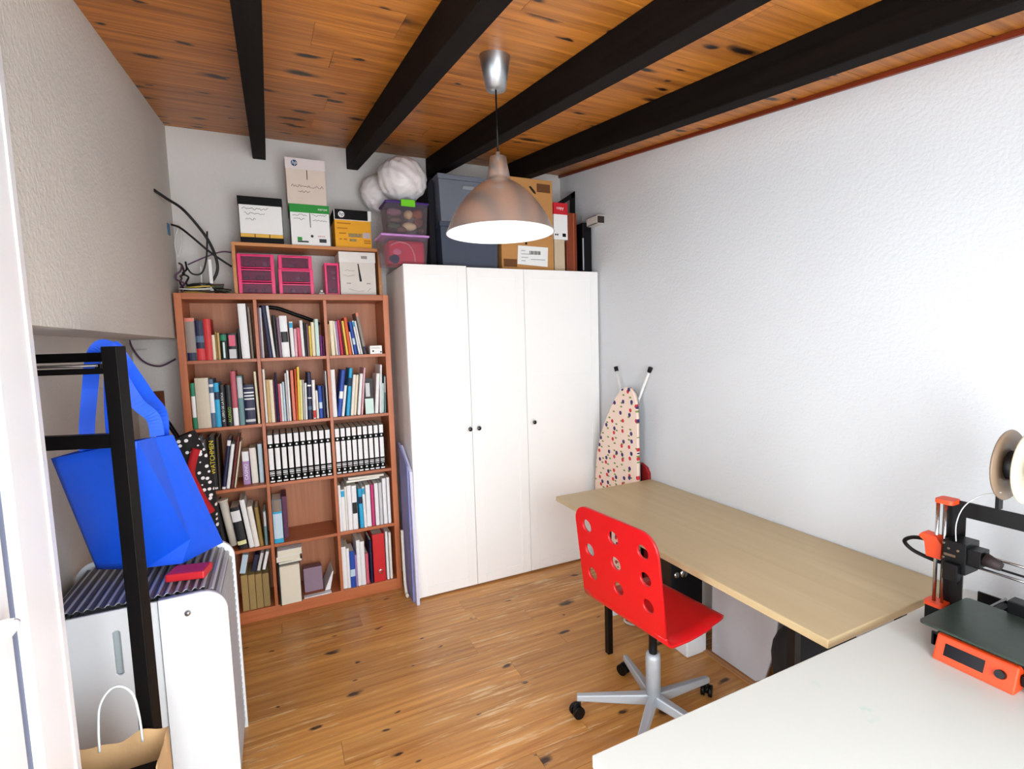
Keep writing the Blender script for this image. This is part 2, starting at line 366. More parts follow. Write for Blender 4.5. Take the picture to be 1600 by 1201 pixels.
for x in (-0.045, 0.50, 1.03, 1.575):
    bb = B(); bb.box(x, x + 0.072, -4.15, 0.0, -0.128, 0.0); bb.part('beam', BEAMW, ceiling, bevel=0.004)
# trims
TRIMW = wood('reddish_trim', (92, 30, 12), (126, 48, 22), rough=0.4, axis='y')
b = B(); b.prism([(X1 - 0.014, -0.018), (X1, -0.018), (X1, 0.0), (X1 - 0.014, 0.0)], 'y', -4.1, -0.002)
t = b.struct('trim_1', TRIMW, 'thin reddish wooden moulding where the ceiling meets the right wall', 'trim'); t.location = (0, YB, 2.868 - 0.001); t.rotation_euler = ceiling.rotation_euler
b = B(); b.box(X1 - 0.012, X1, -0.5, 2.98, 0.0, 0.07); b.struct('baseboard_right', wood('baseboard_wood', (150, 92, 48), (190, 130, 76), axis='y'), 'wooden skirting along the right wall', 'baseboard')

# glazed balcony door, left, seen at a grazing angle
door = empty('door_1', (-0.47, 1.45, 0), 'white plastic framed glazed balcony door at the left edge', 'door'); door['kind'] = 'structure'
b = B(); b.prism([(-0.52, 1.452), (-0.4795, 1.452), (-0.472, 1.438), (-0.470, 1.410), (-0.473, 1.406), (-0.473, 1.335), (-0.473, 1.275), (-0.478, 1.255), (-0.52, 1.255)], 'z', 0.0, 2.3)
b.part('frame_post', PVC, door)
b = B(); b.box(-0.52, -0.478, 0.58, 0.66, 0, 2.2); b.box(-0.52, -0.478, 0.66, 1.255, 2.13, 2.2); b.box(-0.52, -0.478, 0.66, 1.255, 0, 0.02); b.part('frame', PVC, door, bevel=0.004)
b = B(); b.box(-0.515, -0.484, 1.232, 1.254, 0.02, 2.13); b.part('gasket', mat('grey_gasket', (112, 122, 150), 0.6), door)
b = B()
b.box(-0.54, -0.482, 1.13, 1.232, 0.03, 2.12); b.box(-0.54, -0.482, 0.67, 0.76, 0.03, 2.12); b.box(-0.54, -0.482, 0.76, 1.13, 2.03, 2.12); b.box(-0.54, -0.482, 0.76, 1.13, 0.03, 0.13)
sash = b.part('sash', PVC, door, bevel=0.004)
b = B(); b.box(-0.513, -0.507, 0.75, 1.14, 0.12, 2.04); b.part('pane', clear('window_glass', (235, 242, 245), 0.05, 0.02), sash)
b = B(); b.box(-0.482, -0.476, 1.160, 1.186, 1.02, 1.16); b.tube([(-0.478, 1.172, 1.12), (-0.460, 1.172, 1.12), (-0.455, 1.168, 1.118), (-0.455, 1.13, 1.115), (-0.455, 1.05, 1.105)], 0.010, 8); b.part('handle', PVC, sash)
# unseen window behind the camera, sized for the light it lets in
win = empty('unseen_window_1', (0.525, YF, 0.15), 'unseen white framed window in the front wall behind the viewer', 'window'); win['kind'] = 'structure'
b = B()
for xa, xb, za, zb in ((-0.3, -0.24, 0.15, 2.26), (1.29, 1.35, 0.15, 2.26), (-0.24, 1.29, 2.2, 2.26), (-0.24, 1.29, 0.15, 0.21), (0.495, 0.555, 0.21, 2.2)): b.box(xa, xb, YF - 0.08, YF - 0.01, za, zb)
b.part('window_frame', PVC, win)
for xa, xb in ((-0.24, 0.495), (0.555, 1.29)):
    b = B(); b.box(xa, xb, YF - 0.05, YF - 0.045, 0.21, 2.2); b.part('pane', MATS['window_glass'], win)

# ------------------------------------------------------------------ bookcase
CHERRY = wood('cherry_veneer', (164, 86, 46), (198, 116, 70), rough=0.4, axis='z', spread=0.35, gscale=0.8)
CHERRYX = wood('cherry_veneer_shelf', (164, 86, 46), (198, 116, 70), rough=0.4, axis='x', spread=0.35, gscale=0.8)
BCY = 3.216; BB = 3.49
bc = empty('bookcase', (0.1, 3.35, 0), 'tall cherry veneer bookcase with fifteen compartments full of books', 'bookcase')
b = B(); b.box(-0.469, -0.433, BCY, BB, 0, 1.905); b.part('side_panel', CHERRY, bc, bevel=0.002)
b = B(); b.box(0.630, 0.664, BCY, BB, 0, 1.905); b.part('side_panel', CHERRY, bc, bevel=0.002)
b = B(); b.box(-0.433, 0.630, BCY, BB, 1.871, 1.905); b.part('top_panel', CHERRYX, bc, bevel=0.002)
b = B(); b.box(-0.433, 0.630, BCY + 0.002, BB, 0.0, 0.070); b.part('plinth', CHERRYX, bc, bevel=0.002)
b = B(); b.box(-0.433, 0.630, BB, BB + 0.006, 0.0, 1.9); b.part('back_panel', wood('cherry_back', (160, 96, 62), (186, 122, 84), rough=0.5, axis='z', spread=0.3), bc)
DIV = ((-0.093, -0.075), (0.279, 0.297))
for xa, xb in DIV:
    b = B(); b.box(xa, xb, BCY + 0.003, BB, 0.070, 1.871); b.part('divider', CHERRY, bc, bevel=0.0015)
CX = ((-0.433, -0.093), (-0.075, 0.279), (0.297, 0.630))
SZ = (1.540, 1.164, 0.807, 0.442, 0.070)
for z in SZ[:4]:
    for xa, xb in CX:
        b = B(); b.box(xa, xb, BCY + 0.004, BB, z - 0.018, z); b.part('shelf', CHERRYX, bc, bevel=0.0015)

# ------------------------------------------------------------------ books
PAL = dict(grey=(146, 134, 124), navy=(14, 18, 62), red=(206, 40, 42), cream=(238, 226, 196), olive=(150, 122, 60), tan=(206, 172, 116), black=(7, 7, 9), white=(240, 240, 240),
    taupe=(136, 118, 104), mauve=(140, 108, 128), palegrey=(206, 206, 208), palepink=(236, 186, 196), rose=(214, 96, 116), yellow=(238, 204, 86), mint=(206, 232, 224), purple=(122, 40, 118), plum=(92, 28, 70),
    ivory=(240, 234, 224), lilac=(176, 140, 190), crimson=(196, 40, 70), maroon=(104, 34, 30), orange=(218, 92, 44), blue=(30, 74, 168), beige=(210, 196, 174), slate=(78, 104, 132), cyan=(40, 168, 214),
    dustyred=(188, 84, 98), teal=(104, 142, 146), paleblue=(200, 222, 236), salmon=(228, 128, 106), paleyellow=(242, 236, 176), darkbrown=(52, 36, 22), magenta=(204, 60, 120), green=(30, 130, 92), pink=(222, 90, 120))
# kind -> (cover colour, [(z0, z1, colour) spine bands], words)
KIND = dict(
    grey=('grey', [(0, .19, 'navy'), (.91, 1, 'salmon')], 'grey and navy'), navy=('navy', [], 'navy blue'), navyred=('navy', [(0, .3, 'red'), (.45, .62, 'slate')], 'navy and red'), blackletter=('black', [], 'black with green lettering'),
    blackgreen=('black', [(.72, .95, 'green'), (.06, .66, 'mint', .3)], 'black, green'), blackpink=('black', [(.5, .92, 'pink', .7), (.03, .38, 'palegrey', .75)], 'black, pink and grey'),
    whitemark=('white', [(.36, .62, 'black')], 'white with a black mark'), whiteblue=('white', [(.82, .97, 'cyan')], 'white with a light blue head'),
    greenwhite=('green', [(.25, .72, 'white')], 'green and white'), slate=('slate', [(.3, .72, 'white'), (.84, .9, 'white')], 'slate blue and white'), cyan=('cyan', [(.62, .8, 'navy')], 'cyan blue'),
    blacktext=('black', [], 'black with white upright lettering'), dustyred=('dustyred', [(0, .33, 'white')], 'dusty red and white'), teal=('teal', [(.55, .97, 'palegrey')], 'grey-green'),
    navystripe=('navy', [(.06, .13, 'palegrey'), (.36, .41, 'palegrey'), (.62, .66, 'white'), (.70, .74, 'white'), (.78, .82, 'white'), (.9, .93, 'palegrey')], 'navy with white stripes'),
    navydot=('navy', [(.70, .74, 'white'), (.44, .47, 'white'), (.2, .28, 'slate')], 'navy with white spots'), whitered=('white', [(.02, .22, 'red')], 'white with a red foot'),
    blueband=('blue', [(.38, .54, 'white')], 'blue with a white band'), blackyellow=('black', [(.02, .06, 'white')], 'black with big yellow lettering'), navyband=('navy', [(.0, .05, 'white'), (.86, .97, 'white')], 'navy and white'),
    purplewhite=('lilac', [(.7, 1, 'white')], 'violet and white'), blackwhite=('black', [(.66, .92, 'white'), (.1, .2, 'paleyellow')], 'black and white'),
    blueletter=('cyan', [(.72, 1, 'taupe'), (.1, .68, 'paleblue')], 'blue with a grey-brown head'), blue=('blue', [(.30, .5, 'paleblue')], 'blue'), binder=('red', [], 'red'))
def bmat(c): return mat('cover_' + c, PAL[c], 0.5, var=0.05, scale=30)
PAGES = mat('book_pages', (232, 224, 204), 0.85, var=0.08, scale=200)
def book_mesh(w, h, d, kind, cover='board'):
    """x across the spine (centred), y from the spine (0) back, z up"""
    cov, bands, _ = KIND.get(kind, (kind, [], kind)); mats = [bmat(cov), PAGES]; b = B(); t = min(0.0022, w * 0.16); q = 0.003
    b.prism([(-w / 2, 0.004), (-w / 4, 0.0007), (0, 0), (w / 4, 0.0007), (w / 2, 0.004), (w / 2, 0.006), (-w / 2, 0.006)], 'z', 0, h)       # rounded spine
    b.box(-w / 2, -w / 2 + t, 0.006, d, 0, h); b.box(w / 2 - t, w / 2, 0.006, d, 0, h)
    b.box(-w / 2 + t, w / 2 - t, 0.006, d - q, q, h - q, 1)
    for bd in bands:
        z0, z1, c = bd[:3]; mats.append(bmat(c)); m = len(mats) - 1; s = 0.94; e = 0.0006
        if len(bd) > 3:
            q4 = w / 2 * bd[3]; b.box(-q4, q4, -e, 0.002, h * z0, h * z1, m); continue
        b.prism([(-w / 2 * s, 0.0042 - e), (-w / 4, 0.0007 - e), (0, -e), (w / 4, 0.0007 - e), (w / 2 * s, 0.0042 - e), (w / 2 * s, 0.0048), (-w / 2 * s, 0.0048)], 'z', h * z0 + 0.0008, h * z1 - 0.0008, m)
    return b.mesh('book', mats)
ORD = ['first', 'second', 'third', 'fourth', 'fifth', 'sixth', 'seventh', 'eighth', 'ninth', 'tenth', 'eleventh', 'twelfth', 'thirteenth', 'fourteenth', 'fifteenth', 'sixteenth', 'seventeenth', 'eighteenth', 'nineteenth', 'twentieth', 'twenty-first', 'twenty-second']
ROWN = ['top', 'second', 'third', 'fourth', 'bottom']; COLN = ['left', 'middle', 'right']
BOOKS = {
(0,0): [(-0.422,0.046,0.232,0,'grey'),(-0.378,0.04,0.217,0,'navyred'),(-0.339,0.034,0.226,0,'red'),(-0.308,0.015,0.138,0,'cream'),(-0.294,0.009,0.155,0,'olive'),(-0.282,0.011,0.149,0,'tan'),(-0.254,0.032,0.145,0,'blackgreen'),(-0.212,0.046,0.147,0,'blackpink'),(-0.178,0.013,0.171,0,'black'),(-0.147,0.040,0.309,-1,'white'),(-0.114,0.012,0.290,-1,'taupe')],
(0,1): [(-0.071,0.008,0.288,0,'mauve'),(-0.060,0.011,0.287,0,'palegrey'),(-0.024,0.022,0.300,-4,'navy'),(-0.002,0.014,0.298,-4,'white'),(0.014,0.018,0.244,-2,'black'),(0.032,0.013,0.231,-1.5,'mauve'),(0.061,0.040,0.24,-1.5,'whitemark'),(0.099,0.019,0.206,-1,'whiteblue'),(0.114,0.014,0.164,0,'palepink'),(0.135,0.018,0.17,-1,'rose'),(0.155,0.016,0.213,-1,'white'),(0.171,0.014,0.199,0,'black'),(0.183,0.008,0.189,0,'mauve'),(0.196,0.012,0.18,0,'yellow'),(0.214,0.018,0.202,0,'cream'),(0.236,0.020,0.22,0,'mint'),(0.256,0.012,0.122,0,'purple'),(0.269,0.010,0.118,0,'plum')],
(0,2): [(0.303,0.009,0.188,0,'tan'),(0.322,0.022,0.208,-1,'cream'),(0.342,0.011,0.207,-2.5,'ivory'),(0.356,0.010,0.206,-2.5,'lilac'),(0.372,0.015,0.213,-3.5,'crimson'),(0.387,0.009,0.219,-4.5,'maroon'),(0.401,0.013,0.208,-5,'yellow'),(0.422,0.017,0.228,-5,'orange'),(0.437,0.008,0.141,-7,'white'),(0.456,0.016,0.202,-7.5,'blue'),(0.477,0.010,0.209,-8.5,'whiteblue'),(0.49,0.010,0.208,-8.5,'white'),(0.512,0.018,0.257,-9,'grey')],
(1,0): [(-0.420,0.020,0.253,0,'greenwhite'),(-0.376,0.064,0.279,0,'beige'),(-0.333,0.023,0.27,0,'slate'),(-0.309,0.024,0.248,0,'cyan'),(-0.283,0.026,0.233,0,'blacktext'),(-0.250,0.029,0.231,0,'blackletter'),(-0.221,0.026,0.309,0,'dustyred'),(-0.191,0.027,0.281,0,'teal'),(-0.148,0.053,0.228,0,'navystripe'),(-0.106,0.012,0.301,-1,'cream')],
(1,1): [(-0.066,0.012,0.312,0,'ivory'),(-0.050,0.017,0.251,0,'tan'),(-0.031,0.019,0.249,0,'cream'),(-0.016,0.009,0.243,0,'plum'),(-0.005,0.011,0.287,0,'navy'),(0.008,0.010,0.223,0,'rose'),(0.02,0.011,0.224,0,'white'),(0.033,0.011,0.232,0,'paleblue'),(0.048,0.010,0.282,0,'palegrey'),(0.06,0.011,0.299,0,'white'),(0.082,0.016,0.298,0,'salmon'),(0.097,0.010,0.305,1,'orange'),(0.11,0.013,0.317,1.5,'yellow'),(0.123,0.012,0.238,1.5,'paleyellow'),(0.136,0.008,0.239,1.5,'palegrey'),(0.148,0.011,0.219,1.5,'white'),(0.169,0.023,0.281,1.5,'navydot'),(0.194,0.017,0.234,1,'whitered'),(0.212,0.012,0.169,0,'ivory'),(0.232,0.020,0.196,0,'blue'),(0.251,0.016,0.195,0,'navy'),(0.270,0.007,0.283,0,'white')],
(1,2): [(0.311,0.024,0.29,0,'white'),(0.332,0.023,0.286,8,'blueband'),(0.356,0.015,0.19,8,'white'),(0.386,0.019,0.294,6.5,'cyan'),(0.41,0.017,0.253,6.5,'ivory'),(0.428,0.014,0.251,6.5,'cream'),(0.452,0.017,0.257,6.5,'white'),(0.47,0.010,0.293,6,'palepink'),(0.56,0.020,0.251,5,'white'),(0.583,0.012,0.306,3,'white'),(0.600,0.011,0.188,3,'mint'),(0.613,0.008,0.235,2,'teal')],
(2,0): [(-0.414,0.013,0.3,0,'paleblue'),(-0.397,0.014,0.275,0,'white'),(-0.352,0.031,0.306,0,'blackyellow'),(-0.329,0.014,0.295,1,'darkbrown'),(-0.310,0.019,0.288,9.5,'navyband'),(-0.289,0.017,0.255,9.5,'white'),(-0.268,0.014,0.297,9.8,'maroon'),(-0.254,0.008,0.266,9.8,'cream'),(-0.193,0.036,0.195,0,'purplewhite'),(-0.151,0.033,0.210,-1,'ivory'),(-0.115,0.022,0.230,0,'paleblue')],
(3,0): [(-0.327,0.025,0.285,-6,'black'),(-0.236,0.048,0.250,-7,'blackwhite'),(-0.191,0.025,0.290,-7,'white'),(-0.166,0.026,0.245,-6,'ivory'),(-0.140,0.019,0.235,-4,'olive'),(-0.115,0.014,0.208,0,'teal')],
(3,1): [(-0.047,0.050,0.262,0,'blueletter')],
(3,2): [(0.307,0.015,0.295,0,'white'),(0.326,0.021,0.264,0,'whiteblue'),(0.343,0.012,0.28,0,'ivory'),(0.364,0.026,0.285,0,'white'),(0.394,0.029,0.280,0,'whitemark'),(0.434,0.022,0.253,-1,'cyan'),(0.455,0.016,0.263,-1,'whiteblue'),(0.479,0.027,0.270,0,'white'),(0.506,0.017,0.268,0,'magenta'),(0.531,0.023,0.275,0,'white'),(0.556,0.019,0.275,0,'palegrey'),(0.582,0.023,0.299,0,'white'),(0.607,0.018,0.302,0,'white')],
(4,2): [(0.311,0.026,0.271,0,'white'),(0.334,0.018,0.258,0,'white'),(0.358,0.031,0.235,0,'blue'),(0.378,0.010,0.206,0,'lilac'),(0.399,0.022,0.299,0,'white'),(0.424,0.026,0.286,0,'white'),(0.450,0.018,0.2,0,'rose'),(0.476,0.016,0.284,0,'navy'),(0.525,0.074,0.316,0,'binder'),(0.579,0.015,0.320,0,'white'),(0.600,0.015,0.310,0,'ivory')],
}
YSP = {(2,0,8): 0.05, (2,0,9): 0.05, (2,0,10): 0.05}
BOOKOBJ = {}
for (r, c), lst in BOOKS.items():
    lo, hi = CX[c]; z0 = SZ[r]; prev = None; placed = []
    for i, (x, w, h, ang, kind) in enumerate(lst):
        a = R(ang); ca, ta = math.cos(a), math.tan(a)
        left = x - w / 2 / ca
        if ang < 0: left = max(left, lo + 0.001 + (h * math.sin(-a) if prev is None else 0))
        left = max(left, lo + 0.0012)
        if prev:
            pr, pa, ph = prev          # right edge at the bottom, its lean, its height
            hm = min(ph, h); need = max(pr, pr + hm * (math.tan(pa) - ta)) + 0.0008
            left = max(left, need)
        placed.append((left + w / 2 / ca, w, h, a, kind)); prev = (left + w / ca, a, h)
    over = max([p[0] + p[1] / 2 + max(0, p[2] * math.sin(p[3])) for p in placed]) - (hi - 0.001)
    f = 1.0
    for i, (x, w, h, a, kind) in enumerate(placed):
        if over > 0:  # close the row up evenly
            span = (hi - lo); k = (span - over) / span; x = lo + (x - lo) * k; w = w * k
        d = min(0.20, 0.135 + 0.25 * max(0, h - 0.16) + random.uniform(-0.01, 0.01))
        if kind == 'binder': continue
        me = book_mesh(w, h, d, kind); o = bpy.data.objects.new('book', me); COL.objects.link(o)
        yo = 3.228 + random.uniform(0, 0.010) + YSP.get((r, c, i), 0)
        o.location = (x, yo, z0 + 0.0005 + w / 2 * abs(math.sin(a))); o.rotation_euler = (0, a, 0)
        words = KIND.get(kind, (kind, [], kind))[2]
        words = {'paleblue': 'pale blue', 'palegrey': 'pale grey', 'palepink': 'pale pink', 'paleyellow': 'pale yellow', 'darkbrown': 'dark brown'}.get(words, words)
        size = 'thick' if w > 0.03 else ('thin' if w < 0.0125 else 'medium'); lean = ' leaning' if abs(a) > R(4) else ''
        n = len(lst); o_txt = ORD[i] if i < n - 1 or n == 1 else 'last'
        pos = f'{o_txt} from left' if o_txt != 'last' else 'rightmost'
        if n == 1: pos = 'alone'
        if len(words.split()) > 4: size, lean = '', lean.strip()
        tag(o, f'{size}{lean} {words} book, {pos}, {ROWN[r]} row, {COLN[c]} bookcase column', 'book', f'books in the {ROWN[r]} row of the {COLN[c]} bookcase column')
        BOOKOBJ[(r, c, i)] = (o, w, h); ORG[o.name] = Vector((0, 0, 0))
def spine_text(key, s, size, rgb, zc, name='spine_lettering'):
    o, w, h = BOOKOBJ[key]
    M = Matrix.Translation((0, -0.0012, zc)) @ Matrix.Rotation(R(90), 4, 'X') @ Matrix.Rotation(R(90), 4, 'Z')
    text(s, size, M, name, mat('ink_%d_%d_%d' % rgb, rgb, 0.6), o)
spine_text((2, 0, 2), 'WATCHMEN', 0.033, (238, 214, 40), 0.19)
spine_text((1, 0, 4), 'EL LIBRO DE LA ROCA', 0.0165, (230, 230, 230), 0.11)
spine_text((1, 0, 5), 'ALONSO', 0.022, (150, 190, 40), 0.065)
spine_text((2, 0, 8), 'CASINO', 0.026, (240, 240, 246), 0.075)

# encyclopedia volumes, ten in each of two compartments
VW, VI = bmat('white'), mat('volume_black', (3, 3, 4), 0.5, spec=0.2)
def volume_mesh():
    w, h, d = 0.0335, 0.286, 0.20; b = B()
    b.prism([(-w / 2, 0.006), (-w / 3, 0.0012), (0, 0), (w / 3, 0.0012), (w / 2, 0.006), (w / 2, d), (-w / 2, d)], 'z', 0, h, 0)
    b.box(-w / 2 + 0.003, w / 2 - 0.003, 0.02, d - 0.004, h, h + 0.0005, 2)
    def lab(z0, z1, m=1, e=0.0008, s=0.37): b.prism([(-w * s, 0.0024 - e), (-w * .2, 0.0006 - e), (0, -e), (w * .2, 0.0006 - e), (w * s, 0.0024 - e), (w * s, 0.004), (-w * s, 0.004)], 'z', z0, z1, m)
    lab(0.232, 0.284); lab(0.078, 0.205); lab(0.052, 0.058); lab(0.063, 0.067); lab(0.042, 0.045); lab(0.004, 0.012)
    for zc in (0.2185, 0.028): b.lathe([(0.0055, -0.0014), (0.0055, 0.002)], (0, 0, zc), 10, 1, 'y', close=True)
    return b.mesh('encyclopedia_volume', [VI, VW, PAGES])
vm = volume_mesh()
for c, x0, st in ((1, -0.0575, 0.0352), (2, 0.3145, 0.0333)):
    me = vm
    for i in range(10 if c == 1 else 10):
        x = x0 + st * i
        if x + 0.0168 > CX[c][1]: continue
        o = bpy.data.objects.new('encyclopedia_volume', me); COL.objects.link(o); o.location = (x, 3.229, SZ[2] + 0.0005)
        if c == 2: o.scale = (0.985, 1, 1)
        pos = 'rightmost' if i == 9 else ORD[i] + ' from left'
        tag(o, f'white and black encyclopedia volume, {pos}, third row, {COLN[c]} bookcase column', 'book', 'matching encyclopedia volumes')

# things that are not upright books
def simple_book(x0, x1, y0, y1, z0, z1, cover, label, name='book', rz=0.0, ry=0.0, spine='y', group='books lying flat in the bookcase'):
    b = B(); t = 0.0025
    w, d, h = x1 - x0, y1 - y0, z1 - z0
    b.box(-w / 2, w / 2, -d / 2, d / 2, 0, t); b.box(-w / 2, w / 2, -d / 2, d / 2, h - t, h); b.box(-w / 2 + 0.002, w / 2 - 0.003, -d / 2 + 0.002, d / 2 - 0.002, t, h - t, 1); b.box(-w / 2, -w / 2 + 0.002, -d / 2, d / 2, t, h - t)
    o = bpy.data.objects.new(name, b.mesh(name, [bmat(cover), PAGES])); COL.objects.link(o); o.location = ((x0 + x1) / 2, (y0 + y1) / 2, z0); o.rotation_euler = (0, ry, rz)
    tag(o, label, 'book', group); return o
# flat ones on the white magazines, fourth row right
simple_book(0.35, 0.555, 3.24, 3.40, 0.732, 0.744, 'white', 'white magazine lying flat on upright magazines, lower of two', rz=R(3)).location.z = 0.744
simple_book(0.37, 0.590, 3.245, 3.40, 0.757, 0.770, 'ivory', 'ivory magazine lying flat on upright magazines, upper of two', rz=R(-3)).location.z = 0.7575
# small white box, top right
b = B(); b.box(0.538, 0.612, 3.225, 3.33, 1.5405, 1.592); o = b.thing('small_box', WHITE, 'small white box with black marks on the top right bookcase shelf', 'box', bevel=0.002)
b = B(); b.box(0.552, 0.562, 3.2245, 3.226, 1.553, 1.563); b.box(0.545, 0.600, 3.2245, 3.226, 1.576, 1.578); b.box(0.600, 0.609, 3.2245, 3.226, 1.548, 1.556); b.part('print', BLACK, o)
# face-out book, second row right
b = B(); b.box(0.492, 0.545, 3.236, 3.244, 1.1645, 1.390); fo = b.thing('book', bmat('black'), 'face-out book with dark top and pale green foot, second bookcase row', 'book', bevel=0.001)
b = B(); b.box(0.493, 0.544, 3.2345, 3.2362, 1.166, 1.262); b.part('cover_panel', bmat('mint'), fo)
b = B(); b.box(0.500, 0.525, 3.2345, 3.2362, 1.275, 1.36); b.part('cover_title', bmat('palegrey'), fo)
# red lever arch binder, bottom right
bi = empty('lever_arch_binder', (0.525, 3.30, 0.0705), 'red lever arch binder with a finger ring, bottom bookcase row', 'binder')
b = B(); b.box(0.489, 0.563, 3.230, 3.236, 0.0705, 0.386); b.box(0.489, 0.492, 3.236, 3.47, 0.0705, 0.386); b.box(0.560, 0.563, 3.236, 3.47, 0.0705, 0.386); b.part('cover', mat('binder_red', (206, 28, 34), 0.4), bi, bevel=0.001)
b = B(); b.box(0.494, 0.558, 3.237, 3.44, 0.074, 0.375); b.part('paper', PAGES, bi)
b = B(); b.lathe([(0.009, -0.002), (0.015, -0.002), (0.015, 0.001), (0.009, 0.001), (0.009, -0.002)], (0.532, 3.2295, 0.135), 20, 0, 'y'); b.part('finger_ring', CHROME, bi)
# fourth row left: rolled paper
b = B(); b.tube([(-0.284, 3.27, 0.467), (-0.320, 3.255, 0.735)], 0.0215, 14, raw=True); b.tube([(-0.320, 3.255, 0.735), (-0.3215, 3.2545, 0.745)], 0.026, 14, raw=True)
b.thing('paper_roll', mat('rolled_paper', (226, 220, 206), 0.8), 'beige paper roll leaning in the fourth bookcase row, left', 'paper roll')
# fourth row middle: brown-violet book set back
bk = B(); bk.box(-0.018, 0.008, 3.30, 3.46, 0.4425, 0.70); bk.thing('book', bmat('plum'), 'plum coloured book set back beside the blue book in fourth row', 'book', bevel=0.001)
# bottom row left: tied page blocks and odds and ends
for i in range(4):
    b = B(); x = -0.262 + i * 0.037; b.box(x, x + 0.034, 3.235, 3.42, 0.0705, 0.285 - 0.004 * i); o = b.thing('journal', mat('yellowed_pages_%d' % i, (176 - 8 * i, 146 - 6 * i, 92 - 4 * i), 0.85, var=0.2, scale=60, stretch=(8, 1, 1)), f'yellowed paper journal, {ORD[i]} from left, bottom left bookcase compartment', 'journal', 'yellowed journals in the bottom left compartment', bevel=0.001)
for i, (x, w, h, a, c) in enumerate(((-0.262, 0.03, 0.11, 12, 'paleblue'), (-0.205, 0.02, 0.10, 14, 'navy'), (-0.178, 0.016, 0.105, 14, 'palegrey'), (-0.150, 0.016, 0.108, 14, 'white'))):
    b = B(); b.box(-w / 2, w / 2, 0, 0.12, 0, h); o = bpy.data.objects.new('booklet', b.mesh('booklet', [bmat(c)])); COL.objects.link(o); o.location = (x + 0.01, 3.25, 0.290 + w / 2 * 0.21); o.rotation_euler = (0, R(a), 0)
    tag(o, f'{ {"paleblue": "pale blue", "navy": "navy", "palegrey": "pale grey", "white": "white"}[c] } booklet leaning on top of the yellowed journals', 'booklet', 'booklets on the yellowed journals')
# bottom row middle
pb = B(); pb.box(-0.057, 0.053, 3.200, 3.40, 0.0705, 0.305)
o = pb.thing('book', PAGES, 'thick cream book standing with its pages outward, bottom middle compartment', 'book', bevel=0.003)
b = B(); b.box(-0.064, -0.0575, 3.195, 3.41, 0.0705, 0.312); b.part('cover', bmat('black'), o); b = B(); b.box(0.0535, 0.057, 3.20, 3.41, 0.0705, 0.308); b.part('cover', bmat('black'), o)
simple_book(-0.062, 0.068, 3.215, 3.38, 0.313, 0.331, 'navy', 'dark blue book lying on the cream page block', rz=R(2))
simple_book(-0.066, 0.064, 3.21, 3.37, 0.3315, 0.362, 'ivory', 'ivory book lying below the white book, bottom middle compartment', rz=R(-2))
simple_book(-0.062, 0.072, 3.21, 3.37, 0.3625, 0.400, 'white', 'white book topmost of the small pile, bottom middle compartment', rz=R(1))
b = B(); b.prism([(3.30, 0.0705), (3.44, 0.0705), (3.44, 0.19), (3.36, 0.20)], 'x', 0.075, 0.185); b.thing('book', bmat('mauve'), 'mauve folder slumped in the bottom middle compartment', 'folder', bevel=0.002)
b = B(); b.prism([(0.190, 0.0765), (0.222, 0.0765), (0.246, 0.19), (0.240, 0.192)], 'y', 3.26, 3.42); b.thing('brochure', bmat('white'), 'white brochure leaning beside the mauve folder', 'brochure')
b = B(); b.box(0.068, 0.225, 3.222, 3.255, 0.0705, 0.0762); b.thing('brochure', bmat('white'), 'white brochure lying flat at the front edge of the bottom middle compartment', 'brochure')
# dark diagonal band behind books of the top middle compartment
b = B(); b.tube([(-0.065, 3.44, 1.845), (0.03, 3.44, 1.838), (0.13, 3.44, 1.80), (0.22, 3.44, 1.765), (0.27, 3.44, 1.735)], 0.011, 8); b.thing('strap', BLACK, 'dark diagonal band behind the books, top middle compartment', 'strap')

# ------------------------------------------------------------------ hutch on the bookcase and what stands on and in it
HUT = wood('oak_shelf', (170, 104, 52), (204, 140, 82), rough=0.45, axis='x', spread=0.35)
hu = empty('shelf_unit', (0.228, 3.37, 1.905), 'low open wooden shelf unit standing on top of the bookcase', 'shelf')
b = B(); b.box(-0.181, -0.163, 3.25, 3.49, 1.905, 2.174); b.part('side_panel', HUT, hu, bevel=0.001)
b = B(); b.box(0.620, 0.638, 3.25, 3.49, 1.905, 2.174); b.part('side_panel', HUT, hu, bevel=0.001)
b = B(); b.box(-0.181, 0.638, 3.25, 3.49, 2.174, 2.193); b.part('top_panel', HUT, hu, bevel=0.001)
INK = mat('pen_ink', (70, 62, 70), 0.7); INKR = mat('pen_ink_brown', (120, 84, 84), 0.7)
def paper_box(x0, x1, y0, y1, z0, z1, body, lid_h, lidc, label, rz=0.0, slit=None):
    e = empty('paper_box', ((x0 + x1) / 2, (y0 + y1) / 2, z0), label, 'box', 'copier paper boxes above the bookcase')
    b = B(); b.box(x0 + 0.003, x1 - 0.003, y0 + 0.003, y1 - 0.003, z0, z1 - 0.003); b.part('body', body, e, bevel=0.001)
    b = B(); b.box(x0, x1, y0, y1, z1 - lid_h, z1); b.part('lid', lidc, e, bevel=0.0015)
    if slit: b = B(); b.box(slit[0], slit[0] + 0.004, y0 + 0.001, y0 + 0.0032, slit[1], slit[2]); b.part('slit', BLACK, e)
    return e
CARDW = mat('white_card', (234, 234, 232), 0.7, var=0.03); CARDB = mat('beige_card', (214, 198, 184), 0.75, var=0.04); CARDK = mat('black_card', (5, 5, 6), 0.6, spec=0.2)
CARDY = mat('yellow_card', (232, 164, 18), 0.65, var=0.04); CARDG = mat('green_card', (24, 140, 44), 0.6)
